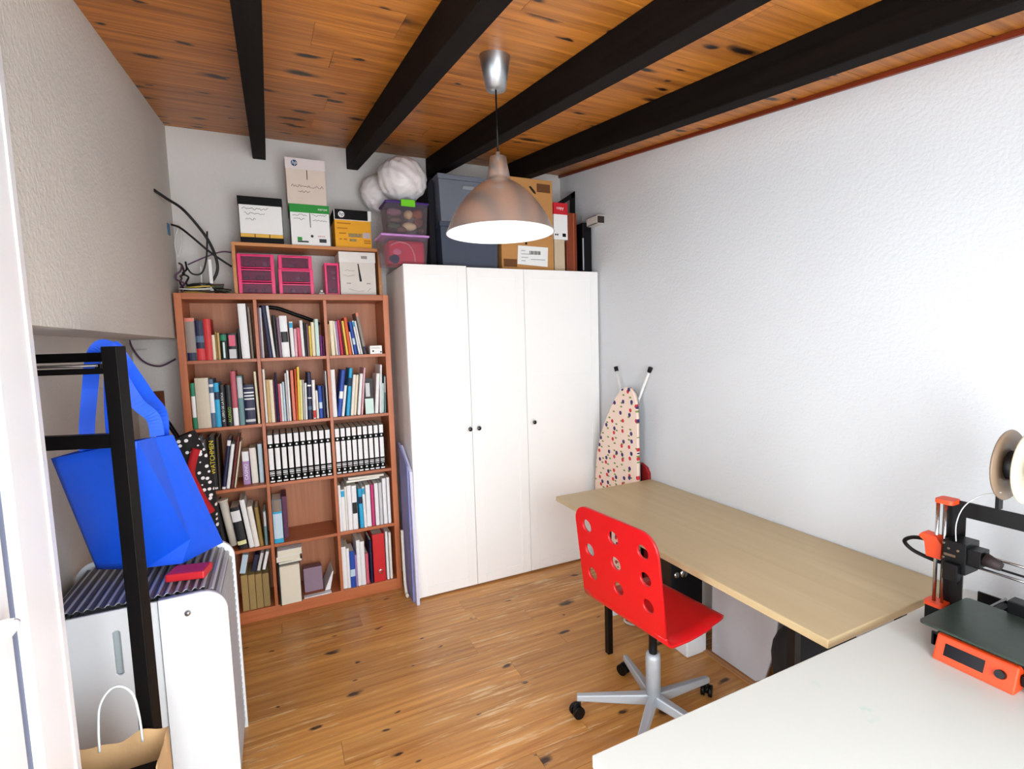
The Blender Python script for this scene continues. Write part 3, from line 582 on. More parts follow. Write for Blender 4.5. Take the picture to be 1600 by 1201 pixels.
# dark box with white label
e = paper_box(-0.136, 0.094, 3.265, 3.47, 2.1935, 2.452, CARDK, 0.045, CARDK, 'black paper box with a white handwritten label, leftmost above the bookcase')
b = B(); b.box(-0.130, 0.088, 3.263, 3.268, 2.246, 2.404); b.part('white_label', CARDW, e)
for xa, xb in ((-0.130, -0.060), (-0.056, 0.016), (0.020, 0.088)): b = B(); b.box(xa, xb, 3.263, 3.268, 2.226, 2.245); b.part('yellow_strip', mat('label_yellow', (226, 176, 70), 0.7), e)
scribble([scrawl(-0.115, 0.02, 3.2625, 2.384, 0.006, 18, 1), scrawl(-0.105, 0.0, 3.2625, 2.357, 0.006, 14, 2), scrawl(-0.10, -0.05, 3.2625, 2.327, 0.007, 8, 3)], 0.0011, 'handwriting', INK, e)
# green and white
e = paper_box(0.130, 0.350, 3.265, 3.47, 2.1935, 2.432, CARDW, 0.048, CARDG, 'green-lidded white copier paper box on the shelf unit', slit=(0.238, 2.30, 2.382))
text('xerox', 0.022, facing(0.312, 3.264, 2.408), 'lid_lettering', CARDW, e)
scribble([scrawl(0.145, 0.225, 3.267, 2.370, 0.006, 12, 4), scrawl(0.150, 0.21, 3.267, 2.345, 0.006, 9, 5), scrawl(0.25, 0.335, 3.267, 2.372, 0.006, 12, 6), scrawl(0.255, 0.335, 3.267, 2.345, 0.006, 11, 7)], 0.0011, 'handwriting', INK, e)
b = B(); b.box(0.165, 0.190, 3.2665, 3.269, 2.222, 2.242); b.part('green_mark', CARDG, e)
b = B(); b.box(0.165, 0.225, 3.2665, 3.269, 2.212, 2.221); b.box(0.285, 0.325, 3.2665, 3.269, 2.215, 2.236); b.lathe([(0.008, -0.001), (0.008, 0.002)], (0.246, 3.268, 2.25), 12, 0, 'y', close=True); b.part('print', mat('dark_print', (48, 52, 52), 0.7), e)
text('xerox', 0.017, facing(0.298, 3.2665, 2.252), 'red_lettering', mat('red_print', (196, 60, 66), 0.7), e)
# beige box on top of it
e = paper_box(0.122, 0.342, 3.265, 3.47, 2.4325, 2.692, CARDB, 0.062, mat('pale_card', (220, 208, 206), 0.75), 'beige paper box with a round blue logo, topmost of its stack', slit=(0.236, 2.575, 2.628))
b = B(); b.lathe([(0.0175, -0.0012), (0.0175, 0.002)], (0.172, 3.2645, 2.662), 24, 0, 'y', close=True); b.part('logo_disc', mat('logo_blue', (22, 62, 104), 0.5), e)
text('hp', 0.029, facing(0.172, 3.263, 2.664), 'logo_letters', CARDW, e, shear=0.25)
scribble([scrawl(0.150, 0.325, 3.267, 2.535, 0.008, 24, 8), scrawl(0.185, 0.25, 3.267, 2.505, 0.006, 9, 9)], 0.0012, 'handwriting', INKR, e)
# yellow and black
e = paper_box(0.374, 0.594, 3.265, 3.47, 2.1935, 2.420, CARDY, 0.062, CARDK, 'yellow paper box with a black lid and round white logo')
b = B(); b.lathe([(0.0185, -0.0012), (0.0185, 0.002)], (0.418, 3.2645, 2.390), 24, 0, 'y', close=True); b.part('logo_disc', CARDW, e)
text('hp', 0.031, facing(0.418, 3.263, 2.392), 'logo_letters', CARDK, e, shear=0.25)
b = B(); b.box(0.375, 0.594, 3.2635, 3.266, 2.357, 2.360); b.box(0.574, 0.594, 3.2635, 3.266, 2.36, 2.419); b.box(0.375, 0.379, 3.2635, 3.266, 2.36, 2.419); b.part('white_edge', CARDW, e)
b = B(); b.box(0.540, 0.584, 3.2665, 3.269, 2.255, 2.288); b.part('sticker', mat('sticker_grey', (190, 176, 178), 0.7), e)
b = B(); b.box(0.455, 0.535, 3.2665, 3.269, 2.258, 2.280); b.box(0.460, 0.50, 3.2665, 3.269, 2.232, 2.247); b.part('photo_print', mat('photo_print', (150, 128, 84), 0.6, var=0.7, scale=90), e)
b = B()
for zz, xa, xb in ((2.335, 0.39, 0.47), (2.305, 0.39, 0.45), (2.275, 0.40, 0.44), (2.240, 0.40, 0.415), (2.240, 0.425, 0.445), (2.235, 0.545, 0.585), (2.222, 0.545, 0.585)): b.box(xa, xb, 3.2665, 3.269, zz, zz + 0.007)
b.part('print_lines', mat('amber_print', (178, 112, 10), 0.7), e)
# beige paper box inside the shelf unit
e = paper_box(0.388, 0.606, 3.262, 3.47, 1.9055, 2.168, mat('grey_card', (216, 210, 202), 0.75), 0.062, mat('light_card', (228, 225, 220), 0.75), 'pale grey paper box inside the low shelf unit')
b = B(); b.prism([(0.497, 2.098), (0.503, 2.098), (0.519, 1.99), (0.505, 1.99)], 'y', 3.2625, 3.2655); b.part('slit', BLACK, e)
b = B(); b.box(0.520, 0.556, 3.2605, 3.263, 2.128, 2.146); b.box(0.427, 0.452, 3.2635, 3.266, 1.975, 1.981); b.box(0.547, 0.570, 3.2635, 3.266, 1.975, 1.981); b.part('print', mat('grey_print', (150, 146, 142), 0.7), e)
scribble([scrawl(0.42, 0.48, 3.2645, 2.055, 0.006, 8, 11), scrawl(0.41, 0.48, 3.2645, 2.025, 0.005, 9, 12), [(0.44, 3.2645, 1.945), (0.47, 3.2645, 1.935), (0.50, 3.2645, 1.93), (0.53, 3.2645, 1.935)], [(0.55, 3.2645, 1.93), (0.57, 3.2645, 1.95)]], 0.001, 'handwriting', mat('faint_ink', (150, 140, 132), 0.8), e)
# pink drawer units
PINK = mat('hot_pink_plastic', (226, 20, 104), 0.35, var=0.04); PINKC = clear('pink_tinted_plastic', (168, 110, 140), 0.22, 0.2)
BITS = [mat('bit_%d' % i, c, 0.5) for i, c in enumerate(((206, 150, 120), (60, 40, 50), (220, 214, 206), (96, 70, 110), (170, 80, 70)))]
def drawer_unit(x0, x1, y0, y1, z0, rows, label, seed):
    rnd = random.Random(seed); H = sum(rows); e = empty('drawer_unit', ((x0 + x1) / 2, (y0 + y1) / 2, z0), label, 'drawers', 'pink plastic drawer units')
    b = B(); t = 0.020
    for xa, xb in ((x0, x0 + t), (x1 - t, x1)): b.box(xa, xb, y0, y1, z0, z0 + H)
    b.box(x0, x1, y1 - 0.004, y1, z0, z0 + H)
    z = z0
    for h in rows + [0]:
        b.box(x0, x1, y0 + 0.002, y1, z - (0.006 if h == 0 else 0), z + (0.006 if h else 0)); z += h
    b.part('frame', PINK, e, bevel=0.002)
    z = z0
    for h in rows:
        d = B(); d.box(x0 + t, x1 - t, y0 + 0.002, y0 + 0.005, z + 0.008, z + h - 0.008); d.box(x0 + t, x1 - t, y0 + 0.005, y1 - 0.01, z + 0.008, z + 0.011)
        dr = d.part('drawer', PINKC, e)
        d = B(); d.box(x0 + t, x1 - t, y0 - 0.006, y0 + 0.004, z + h - 0.014, z + h - 0.008); d.part('lip', PINK, dr)
        for q in range(5):
            d = B(); cx = rnd.uniform(x0 + t + 0.02, x1 - t - 0.02); d.blob((cx, rnd.uniform(y0 + 0.02, y0 + 0.09), z + 0.011 + h * 0.2), (rnd.uniform(0.008, 0.016), 0.012, h * 0.2), 8, 6); d.part('small_part', rnd.choice(BITS), dr)
        z += h
    return e
drawer_unit(-0.160, 0.030, 3.262, 3.45, 1.9055, [0.072, 0.076, 0.078], 'hot pink three drawer unit at the left end of the shelf unit', 1)
e = drawer_unit(0.048, 0.238, 3.262, 3.45, 1.9055, [0.068, 0.080], 'hot pink two drawer unit under the single pink drawer', 2)
drawer_unit(0.052, 0.234, 3.262, 3.45, 2.0540, [0.078], 'single hot pink drawer stacked on the two drawer unit', 3)
e = empty('drawer_unit', (0.346, 3.33, 1.9055), 'small hot pink drawer box standing on end beside the pale box', 'drawers')
b = B(); b.box(0.304, 0.316, 3.27, 3.42, 1.9055, 2.098); b.box(0.374, 0.386, 3.27, 3.42, 1.9055, 2.098); b.box(0.316, 0.374, 3.27, 3.42, 2.083, 2.098); b.box(0.316, 0.374, 3.27, 3.42, 1.9055, 1.918); b.box(0.316, 0.374, 3.41, 3.42, 1.918, 2.083); b.part('frame', PINK, e, bevel=0.002)
b = B(); b.box(0.316, 0.374, 3.275, 3.278, 1.918, 2.083); dr = b.part('drawer', PINKC, e)
for zz, cc in ((2.045, 2), (2.01, 2), (1.94, 1)): b = B(); b.blob((0.352, 3.30, zz), (0.014, 0.01, 0.011), 8, 6); b.part('small_part', BITS[cc], dr)
for i, (x, z) in enumerate(((0.272, 1.912), (0.280, 1.928), (0.288, 1.912))):
    b = B(); b.blob((x, 3.262, z), (0.008, 0.008, 0.0075), 10, 7); b.thing('bead', WHITE, ['white bead lying left beside the small pink box', 'white bead resting on the two beads below it', 'white bead lying nearest the small pink box'][i], 'bead', 'white beads on the bookcase')

# cables and clutter at the left end of the bookcase top
CBK = mat('black_cable', (14, 13, 16), 0.5); CPU = mat('purple_cable', (84, 48, 78), 0.5); CWH = mat('white_cable', (214, 212, 208), 0.5); CYE = mat('yellow_cable', (186, 160, 70), 0.5); CBR = mat('brown_cable', (64, 46, 34), 0.6)
def cable(pts, r, m, label, closed=False): b = B(); b.tube(pts, r, 8, closed=closed); return b.thing('cable', m, label, 'cable', 'cables at the left end of the bookcase')
cable([(-0.479, 3.013, 2.377), (-0.45, 3.15, 2.375), (-0.393, 3.30, 2.352), (-0.297, 3.33, 2.209), (-0.261, 3.33, 2.069), (-0.298, 3.34, 1.979), (-0.38, 3.33, 1.918)], 0.0075, CBK, 'thick black cable arching out of the left wall to the bookcase top')
cable([(-0.479, 3.43, 2.303), (-0.43, 3.36, 2.275), (-0.373, 3.33, 2.222), (-0.287, 3.33, 2.139), (-0.19, 3.33, 2.066)], 0.006, CBK, 'black cable slanting from the wall corner down to the shelf unit')
cable([(-0.408, 3.36, 2.074), (-0.319, 3.36, 2.12), (-0.239, 3.36, 2.152), (-0.188, 3.36, 2.151)], 0.004, CPU, 'purple cable arching to the upper side of the shelf unit')
cable([(-0.300, 3.35, 2.261), (-0.313, 3.35, 2.12), (-0.341, 3.35, 2.031), (-0.388, 3.35, 2.023), (-0.415, 3.35, 2.064)], 0.0045, CBK, 'thin black cable hanging in a hook shape beside the shelf unit')
cable([(-0.440, 3.40, 2.30), (-0.462, 3.38, 2.20), (-0.450, 3.37, 2.119), (-0.429, 3.37, 2.207), (-0.432, 3.39, 2.29)], 0.0035, CWH, 'white cable looping down in the wall corner')
cable([(-0.735, 3.47, 1.69), (-0.717, 3.47, 1.614), (-0.672, 3.47, 1.541), (-0.599, 3.47, 1.512), (-0.52, 3.47, 1.55)], 0.005, CPU, 'purple cable sagging on the wall below the boxed-out section')
cable([(-0.72, 3.49, 1.607), (-0.66, 3.49, 1.605)], 0.004, CWH, 'short white cable on the wall behind the black rack')
for i, (cx, cy, rx, ry, z, m, nm) in enumerate(((-0.35, 3.34, 0.095, 0.07, 1.911, CYE, 'yellow'), (-0.34, 3.33, 0.085, 0.06, 1.922, CBR, 'brown'), (-0.36, 3.34, 0.09, 0.066, 1.934, CWH, 'white'), (-0.345, 3.335, 0.075, 0.06, 1.946, CYE, 'pale yellow'), (-0.35, 3.33, 0.07, 0.05, 1.958, CBK, 'black'))):
    pts = [(cx + rx * math.cos(a) + 0.006 * math.sin(3 * a + i), cy + ry * math.sin(a), z + 0.004 * math.sin(2 * a + i)) for a in [2 * math.pi * k / 10 for k in range(10)]]
    cable(pts, 0.005, m, f'coiled {nm} cable lying in the tangle on the bookcase', closed=True)
for i, (sx, m) in enumerate(((-0.44, CBR), (-0.43, CBK), (-0.45, CPU))):
    rnd = random.Random(40 + i); pts = [(sx + rnd.uniform(-0.012, 0.03), 3.34 + rnd.uniform(-0.05, 0.05), 1.92 + 0.022 * k + rnd.uniform(-0.006, 0.006)) for k in range(8)]
    cable(pts, 0.005, m, ['brown', 'black', 'purple'][i] + ' knotted cable standing against the left wall')
for i in range(3):
    rnd = random.Random(60 + i); pts = [(-0.25 + 0.03 * math.cos(k) * (1 + 0.3 * i), 3.31 + 0.03 * math.sin(1.3 * k), 1.912 + 0.006 * k + 0.01 * i) for k in range(6)]
    cable(pts, 0.0045, [CBK, mat('green_cable', (70, 84, 70), 0.5), CBR][i], ['black', 'grey-green', 'dark brown'][i] + ' cable bunched against the shelf unit side')
b = B(); b.box(-0.304, -0.286, 3.30, 3.315, 1.9055, 2.10); b.thing('adapter_stick', mat('white_plastic', (228, 228, 226), 0.4), 'white plastic stick standing upright among the cables', 'adapter', bevel=0.003)
b = B(); b.box(-0.352, -0.342, 3.36, 3.37, 1.9055, 2.07); b.thing('adapter_stick', mat('grey_plastic', (196, 196, 194), 0.4), 'thin pale grey stick standing behind the cable coil', 'adapter', bevel=0.002)
b = B(); b.box(-0.4815, -0.474, 3.30, 3.345, 2.225, 2.285); b.thing('wall_plate', mat('blue_plastic', (46, 92, 130), 0.5), 'small blue plate on the left wall beside the cables', 'plate', bevel=0.002)

# ------------------------------------------------------------------ wardrobe
CREAM = mat('wardrobe_white', (247, 246, 244), 0.42, var=0.01)
wa = empty('wardrobe', (1.40, 3.25, 0), 'large white three-door wardrobe in the corner', 'wardrobe')
WX0, WX1, WS1, WS2, WY, WZ = 0.716, 2.093, 1.112, 1.508, 3.0, 2.062
b = B()
b.box(WX0, WX0 + 0.018, WY + 0.02, 3.50, 0, WZ); b.box(WX1 - 0.018, WX1, WY + 0.02, 3.50, 0, WZ); b.box(WX0 + 0.018, WX1 - 0.018, WY + 0.02, 3.50, WZ - 0.018, WZ); b.box(WX0 + 0.018, WX1 - 0.018, WY + 0.02, 3.50, 0.04, 0.058)
b.box(WX0 + 0.018, WX1 - 0.018, 3.494, 3.50, 0.058, WZ - 0.018); b.box(WS2 - 0.018, WS2, WY + 0.02, 3.494, 0.058, WZ - 0.018); b.box(WX0 + 0.018, WX1 - 0.018, WY + 0.03, WY + 0.045, 0.0, 0.04)
b.part('carcass', CREAM, wa, bevel=0.001)
for i, (xa, xb, kx, zt) in enumerate(((WX0 + 0.001, WS1 - 0.0015, 1.092, WZ + 0.006), (WS1 + 0.0015, WS2 - 0.0015, 1.152, WZ - 0.002), (WS2 + 0.0015, WX1 - 0.001, 1.552, WZ - 0.002))):
    b = B(); zr, sw = 1.325, 0.062; za = 0.012
    b.box(xa, xb, WY + 0.004, WY + 0.02, za, zt)
    b.box(xa, xa + sw, WY, WY + 0.004, za, zt); b.box(xb - sw, xb, WY, WY + 0.004, za, zt); b.box(xa + sw, xb - sw, WY, WY + 0.004, zt - sw, zt); b.box(xa + sw, xb - sw, WY, WY + 0.004, za, za + sw)
    b.box(xa + sw, xb - sw, WY, WY + 0.004, zr - 0.03, zr + 0.03)
    d = b.part('door', CREAM, wa, bevel=0.0012)
    b = B(); b.lathe([(0.0, -0.001), (0.021, -0.001), (0.022, 0.0015), (0.022, 0.003), (0.0, 0.003)][::-1], (kx, WY - 0.002, 1.046), 20, 0, 'y'); bp = b.part('backplate', WHITE, d)
    b = B(); b.lathe([(0.006, 0.0), (0.006, -0.012), (0.013, -0.016), (0.0135, -0.022), (0.010, -0.025), (0.0005, -0.0255)], (kx, WY - 0.002, 1.046), 20, 0, 'y'); b.part('knob', mat('dark_chrome', (70, 70, 74), 0.2, metal=1.0), d)

# ------------------------------------------------------------------ things on the wardrobe
TZ = WZ + 0.0065
def tub(x0, x1, y0, y1, z0, z1, wallm, lidm, label, tp=0.02, group=None):
    e = empty('storage_tub', ((x0 + x1) / 2, (y0 + y1) / 2, z0), label, 'storage box', group)
    b = B()
    def ring(z, g): return [(x0 + tp * (1 - g), y0 + tp * (1 - g), z), (x1 - tp * (1 - g), y0 + tp * (1 - g), z), (x1 - tp * (1 - g), y1 - tp * (1 - g), z), (x0 + tp * (1 - g), y1 - tp * (1 - g), z)]
    A = [b.bm.verts.new(p) for p in ring(z0, 0)]; C = [b.bm.verts.new(p) for p in ring(z1 - 0.012, 1)]
    b.bm.faces.new(A)
    for i in range(4): b.bm.faces.new((A[i], A[(i + 1) % 4], C[(i + 1) % 4], C[i]))
    b.part('body', wallm, e, solid=0.003)
    b = B(); b.box(x0 - 0.008, x1 + 0.008, y0 - 0.008, y1 + 0.008, z1 - 0.018, z1 - 0.006); b.box(x0 + 0.01, x1 - 0.01, y0 + 0.01, y1 - 0.01, z1 - 0.006, z1); b.part('lid', lidm, e, bevel=0.004)
    return e
LAV = mat('lavender_plastic', (196, 140, 210), 0.4); CLR = clear('clear_plastic', (224, 214, 220), 0.05, 0.15)
e = tub(0.610, 0.885, 3.035, 3.225, TZ, 2.250, CLR, LAV, 'clear tub with a lavender lid and pink contents', 0.015)
b = B(); b.box(0.648, 0.868, 3.056, 3.20, TZ + 0.004, 2.215); b.part('contents', mat('pink_contents', (214, 22, 70), 0.6, var=0.35, scale=14), e, bevel=0.02)
b = B(); b.tube([(0.66, 3.047, 2.18), (0.71, 3.045, 2.20), (0.77, 3.047, 2.185), (0.80, 3.052, 2.13), (0.805, 3.058, 2.09)], 0.004, 6); b.part('cord', mat('pale_pink_cord', (232, 150, 160), 0.6), e)
b = B(); b.blob((0.685, 3.065, 2.105), (0.035, 0.015, 0.03), 12, 8); b.part('dark_cloth', mat('navy_cloth', (40, 36, 80), 0.8), e); b = B(); b.blob((0.70, 3.062, 2.145), (0.03, 0.012, 0.022), 12, 8); b.part('pink_cloth', mat('pink_cloth', (226, 120, 150), 0.8), e)
PUR = mat('purple_plastic', (62, 26, 112), 0.4)
e = tub(0.645, 0.895, 3.05, 3.225, 2.2505, 2.445, CLR, PUR, 'clear tub with a purple lid, a green clip and soft toys inside', 0.012)
b = B(); b.box(0.730, 0.815, 3.030, 3.041, 2.408, 2.448); b.part('clip', mat('lime_clip', (112, 206, 30), 0.4), e, bevel=0.003)
rnd = random.Random(5)
for i, (x, z, rx, rz, c) in enumerate(((0.70, 2.385, 0.045, 0.022, (150, 112, 124)), (0.705, 2.34, 0.04, 0.018, (110, 96, 82)), (0.69, 2.305, 0.04, 0.02, (74, 92, 70)), (0.785, 2.375, 0.027, 0.026, (222, 196, 146)), (0.79, 2.305, 0.045, 0.024, (238, 222, 176)), (0.84, 2.38, 0.035, 0.03, (150, 84, 60)), (0.845, 2.33, 0.03, 0.03, (118, 72, 58)), (0.74, 2.285, 0.03, 0.02, (120, 84, 74)), (0.86, 2.285, 0.02, 0.02, (92, 56, 46)))):
    b = B(); b.blob((x, 3.095, z), (rx, 0.03, rz), 12, 8, noise=0.1, seed=i); b.part('soft_toy', mat('toy_%d' % i, c, 0.85), e)
# black block put in for the back shadow right of the tubs
b = B(); b.prism([(0.932, TZ), (0.972, TZ), (0.972, 2.62), (0.936, 2.60)], 'y', 3.16, 3.45); b.thing('shade_block', mat('shade_black', (16, 14, 22), 0.9), 'black block put in for the shadow between the clear tubs and grey tubs', 'case', bevel=0.006)
b = B(); b.box(0.985, 1.372, 3.462, 3.482, TZ, 2.735); b.thing('darkening_sheet', MATS['shade_black'], 'black sheet added to darken the back wall behind the slate grey boxes', 'board')  # black sheet added to darken the wall behind the boxes
# crumpled plastic bag
PLB = mat('white_plastic_film', (226, 220, 220), 0.32, var=0.08, scale=12, bump=0.6, bscale=22)
b = B(); b.blob((0.775, 3.16, 2.598), (0.148, 0.13, 0.134), 72, 44, noise=0.035, seed=3, freq=15); b.blob((0.668, 3.35, 2.560), (0.115, 0.10, 0.115), 56, 36, noise=0.04, seed=8, freq=15)
b.blob((0.74, 3.24, 2.675), (0.06, 0.05, 0.05), 20, 12, noise=0.12, seed=4, freq=9); b.blob((0.80, 3.19, 2.672), (0.035, 0.035, 0.03), 14, 10, noise=0.15, seed=5, freq=9)
b.thing('plastic_bag', PLB, 'stuffed white plastic bag lying on the purple-lidded tub', 'bag')
# grey tubs
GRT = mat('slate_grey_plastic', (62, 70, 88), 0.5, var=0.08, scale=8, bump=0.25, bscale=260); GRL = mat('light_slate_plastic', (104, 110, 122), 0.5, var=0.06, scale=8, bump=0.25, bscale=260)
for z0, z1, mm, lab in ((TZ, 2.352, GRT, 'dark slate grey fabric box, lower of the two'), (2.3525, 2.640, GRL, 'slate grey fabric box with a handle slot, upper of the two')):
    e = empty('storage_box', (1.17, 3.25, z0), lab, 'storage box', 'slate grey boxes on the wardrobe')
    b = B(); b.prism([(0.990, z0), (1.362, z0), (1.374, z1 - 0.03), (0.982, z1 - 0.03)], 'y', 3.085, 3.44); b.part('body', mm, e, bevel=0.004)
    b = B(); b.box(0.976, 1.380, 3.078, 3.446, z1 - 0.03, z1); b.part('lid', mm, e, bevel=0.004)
    if z1 > 2.5: b = B(); b.box(1.135, 1.215, 3.0755, 3.086, 2.555, 2.578); b.part('handle_slot', mat('pale_slot', (140, 144, 150), 0.5), e, bevel=0.004)
# cardboard box
CB = mat('brown_cardboard', (186, 132, 74), 0.8, var=0.06, scale=9, stretch=(1, 1, 8)); CBP = mat('cardboard_print', (104, 62, 26), 0.8, var=0.3, scale=60)
e = empty('cardboard_box', (1.575, 3.25, TZ), 'tall brown cardboard box with a shipping label on the wardrobe', 'cardboard box')
b = B(); b.box(1.388, 1.780, 3.07, 3.44, TZ, 2.668); b.part('body', CB, e, bevel=0.003)
b = B(); b.box(1.39, 1.778, 3.0685, 3.0705, 2.352, 2.356); b.part('flap_seam', mat('cardboard_seam', (128, 84, 42), 0.9), e)
b = B(); b.prism([(1.508, 2.226), (1.735, 2.222), (1.728, 2.092), (1.500, 2.104)], 'y', 3.0675, 3.0698); lb = b.part('shipping_label', CARDW, e)
b = B()
for q in range(9): b.box(1.592 + q * 0.0095, 1.592 + q * 0.0095 + (0.006 if q % 3 else 0.004), 3.0665, 3.0676, 2.170, 2.194)
b.part('barcode', BLACK, lb)
b = B()
for q in range(4): b.box(1.53, 1.56 + 0.02 * (q % 3), 3.0665, 3.0676, 2.125 + 0.022 * q, 2.130 + 0.022 * q)
b.box(1.60, 1.71, 3.0665, 3.0676, 2.135, 2.140); b.part('label_print', mat('grey_print2', (166, 166, 168), 0.8), lb)
for q in ((1.660, 1.762, 2.585, 2.640), (1.40, 1.497, 2.085, 2.135), (1.71, 1.765, 2.30, 2.345)): b = B(); b.box(q[0], q[1], 3.0685, 3.0705, q[2], q[3]); b.part('box_print', CBP, e)
b = B(); b.prism([(1.60, 2.615), (1.615, 2.618), (1.648, 2.585), (1.652, 2.568), (1.635, 2.575), (1.615, 2.595)], 'y', 3.0683, 3.0705); b.prism([(1.560, 2.235), (1.578, 2.235), (1.573, 2.27), (1.566, 2.27)], 'y', 3.0683, 3.0705); b.part('cut_hole', mat('dark_hole', (30, 18, 12), 0.9), e)
# red and white paper box on a beige one
b = B(); b.box(1.790, 1.872, 3.075, 3.36, TZ, 2.282); b.thing('card_box', mat('kraft_card', (196, 176, 150), 0.8), 'plain beige carton under the red and white paper box', 'box', bevel=0.002)
e = empty('paper_box', (1.842, 3.21, 2.2825), 'red and white paper box standing beside the cardboard box', 'box')
b = B(); b.box(1.788, 1.897, 3.072, 3.36, 2.2825, 2.468); b.part('body', CARDW, e, bevel=0.001)
b = B(); b.box(1.787, 1.899, 3.070, 3.362, 2.452, 2.530); b.part('lid', mat('red_card', (196, 16, 36), 0.6), e, bevel=0.001)
text('copy', 0.030, facing(1.838, 3.0693, 2.495), 'lid_lettering', CARDW, e)
b = B(); b.lathe([(0.006, -0.001), (0.006, 0.002)], (1.80, 3.0715, 2.315), 10, 0, 'y', close=True); b.lathe([(0.006, -0.001), (0.006, 0.002)], (1.816, 3.0715, 2.315), 10, 0, 'y', close=True); b.box(1.855, 1.882, 3.071, 3.073, 2.302, 2.325); b.part('print', BLACK, e)
# wooden board, black frame and black case in the corner
b = B(); b.box(1.903, 1.990, 3.10, 3.42, TZ, 2.478); o = b.thing('wooden_case', wood('mahogany', (104, 38, 18), (140, 62, 30), rough=0.35, axis='z'), 'reddish brown wooden case standing in the corner on the wardrobe', 'case', bevel=0.004)
b = B(); b.box(1.957, 1.966, 3.097, 3.101, TZ + 0.002, 2.474); b.part('edge_moulding', wood('mahogany_light', (150, 72, 40), (176, 92, 54), axis='z'), o)
e = empty('picture_frame', (2.03, 3.29, 2.4085), 'black empty picture frame corner leaning in the corner above the cases', 'picture frame')
b = B(); b.prism([(1.905, 2.568), (2.096, 2.690), (2.096, 2.652), (1.905, 2.532)], 'y', 3.28, 3.30); b.part('top_rail', BLACKM, e)
b = B(); b.prism([(2.062, 2.668), (2.096, 2.690), (2.094, 2.4085), (2.060, 2.4085)], 'y', 3.28, 3.30); b.part('side_rail', BLACKM, e)
b = B(); b.box(2.012, 2.086, 3.06, 3.40, TZ, 2.408); o = b.thing('flat_case', BLACK, 'flat black case standing against the right wall on the wardrobe', 'case', bevel=0.004)
b = B(); b.box(2.0095, 2.018, 3.057, 3.061, TZ + 0.01, 2.30); b.part('edge_strip', mat('pale_edge', (170, 176, 186), 0.3), o)
# trunking end on the right wall
b = B(); t = 0.004
for q in ((2.040, 2.1045, 2.376, 2.376 + t), (2.040, 2.1045, 2.432 - t, 2.432), (2.040, 2.040 + t, 2.376, 2.432)): b.box(q[0], q[1], 2.925, 3.05, q[2], q[3])
o = b.thing('cable_trunking', mat('off_white_plastic', (206, 200, 194), 0.4), 'short off-white trunking with an open dark end on the right wall', 'trunking')
b = B(); b.box(2.045, 2.1045, 2.932, 2.938, 2.381, 2.427); b.part('dark_inside', mat('dark_inside', (52, 40, 30), 0.9), o)

# ------------------------------------------------------------------ pendant lamp
lx, ly = 0.788, 1.75; cz = ceil_z(ly)
la = empty('pendant_lamp', (lx, ly, 2.02), 'brushed aluminium dome pendant lamp hanging from the ceiling', 'lamp')
ALU = mat('brushed_aluminium', (224, 220, 218), 0.30, metal=0.82, var=0.04, scale=6, stretch=(3, 3, 90)); ALU.node_tree.nodes['Principled BSDF'].inputs['Anisotropic'].default_value = 0.7
b = B(); b.lathe([(0.0005, cz + 0.004), (0.056, cz + 0.004), (0.056, cz - 0.004), (0.036, cz - 0.115), (0.0005, cz - 0.117)], (lx, ly, 0), 32); b.part('ceiling_cup', brushed('brushed_steel', (176, 178, 182), 0.42), la)
b = B(); b.cyl((lx, ly, cz - 0.117), (lx, ly, 2.285), 0.0035, seg=8); b.part('cord', BLACK, la)
b = B(); b.lathe([(0.0005, 2.290), (0.008, 2.288), (0.008, 2.272), (0.030, 2.270), (0.042, 2.200), (0.043, 2.186), (0.050, 2.182)], (lx, ly, 0), 32); b.part('socket_cover', ALU, la)
prof = [(0.050, 2.182), (0.068, 2.173), (0.098, 2.150), (0.128, 2.120), (0.155, 2.085), (0.178, 2.048), (0.194, 2.012), (0.2, 1.998)]
b = B(); b.lathe(prof, (lx, ly, 0), 56); b.lathe([(0.2, 1.998), (0.2015, 1.996), (0.1985, 1.996)], (lx, ly, 0), 56); b.part('shade', ALU, la)
b = B(); b.lathe([(r - 0.0025, z - 0.0015) for r, z in prof], (lx, ly, 0), 56); b.lathe([(0.0005, 2.179), (0.0475, 2.179)], (lx, ly, 0), 40); b.part('shade_lining', mat('white_lining', (250, 249, 246), 0.6, var=0.01), la)
BULB = bpy.data.materials.new('added_glow'); BULB.use_nodes = True  # glow added to whiten the shade lining; the lamp counts as off
nb = BULB.node_tree.nodes; em = nb.new('ShaderNodeEmission'); em.inputs[0].default_value = (1.0, 0.95, 0.88, 1); em.inputs[1].default_value = 14.0
BULB.node_tree.links.new(em.outputs[0], nb['Material Output'].inputs[0]); nb.remove(nb['Principled BSDF'])
b = B(); b.lathe([(0.012, 2.178), (0.014, 2.15), (0.028, 2.125), (0.031, 2.105), (0.024, 2.083), (0.0005, 2.072)], (lx, ly, 0), 20); b.part('bulb', BULB, la)

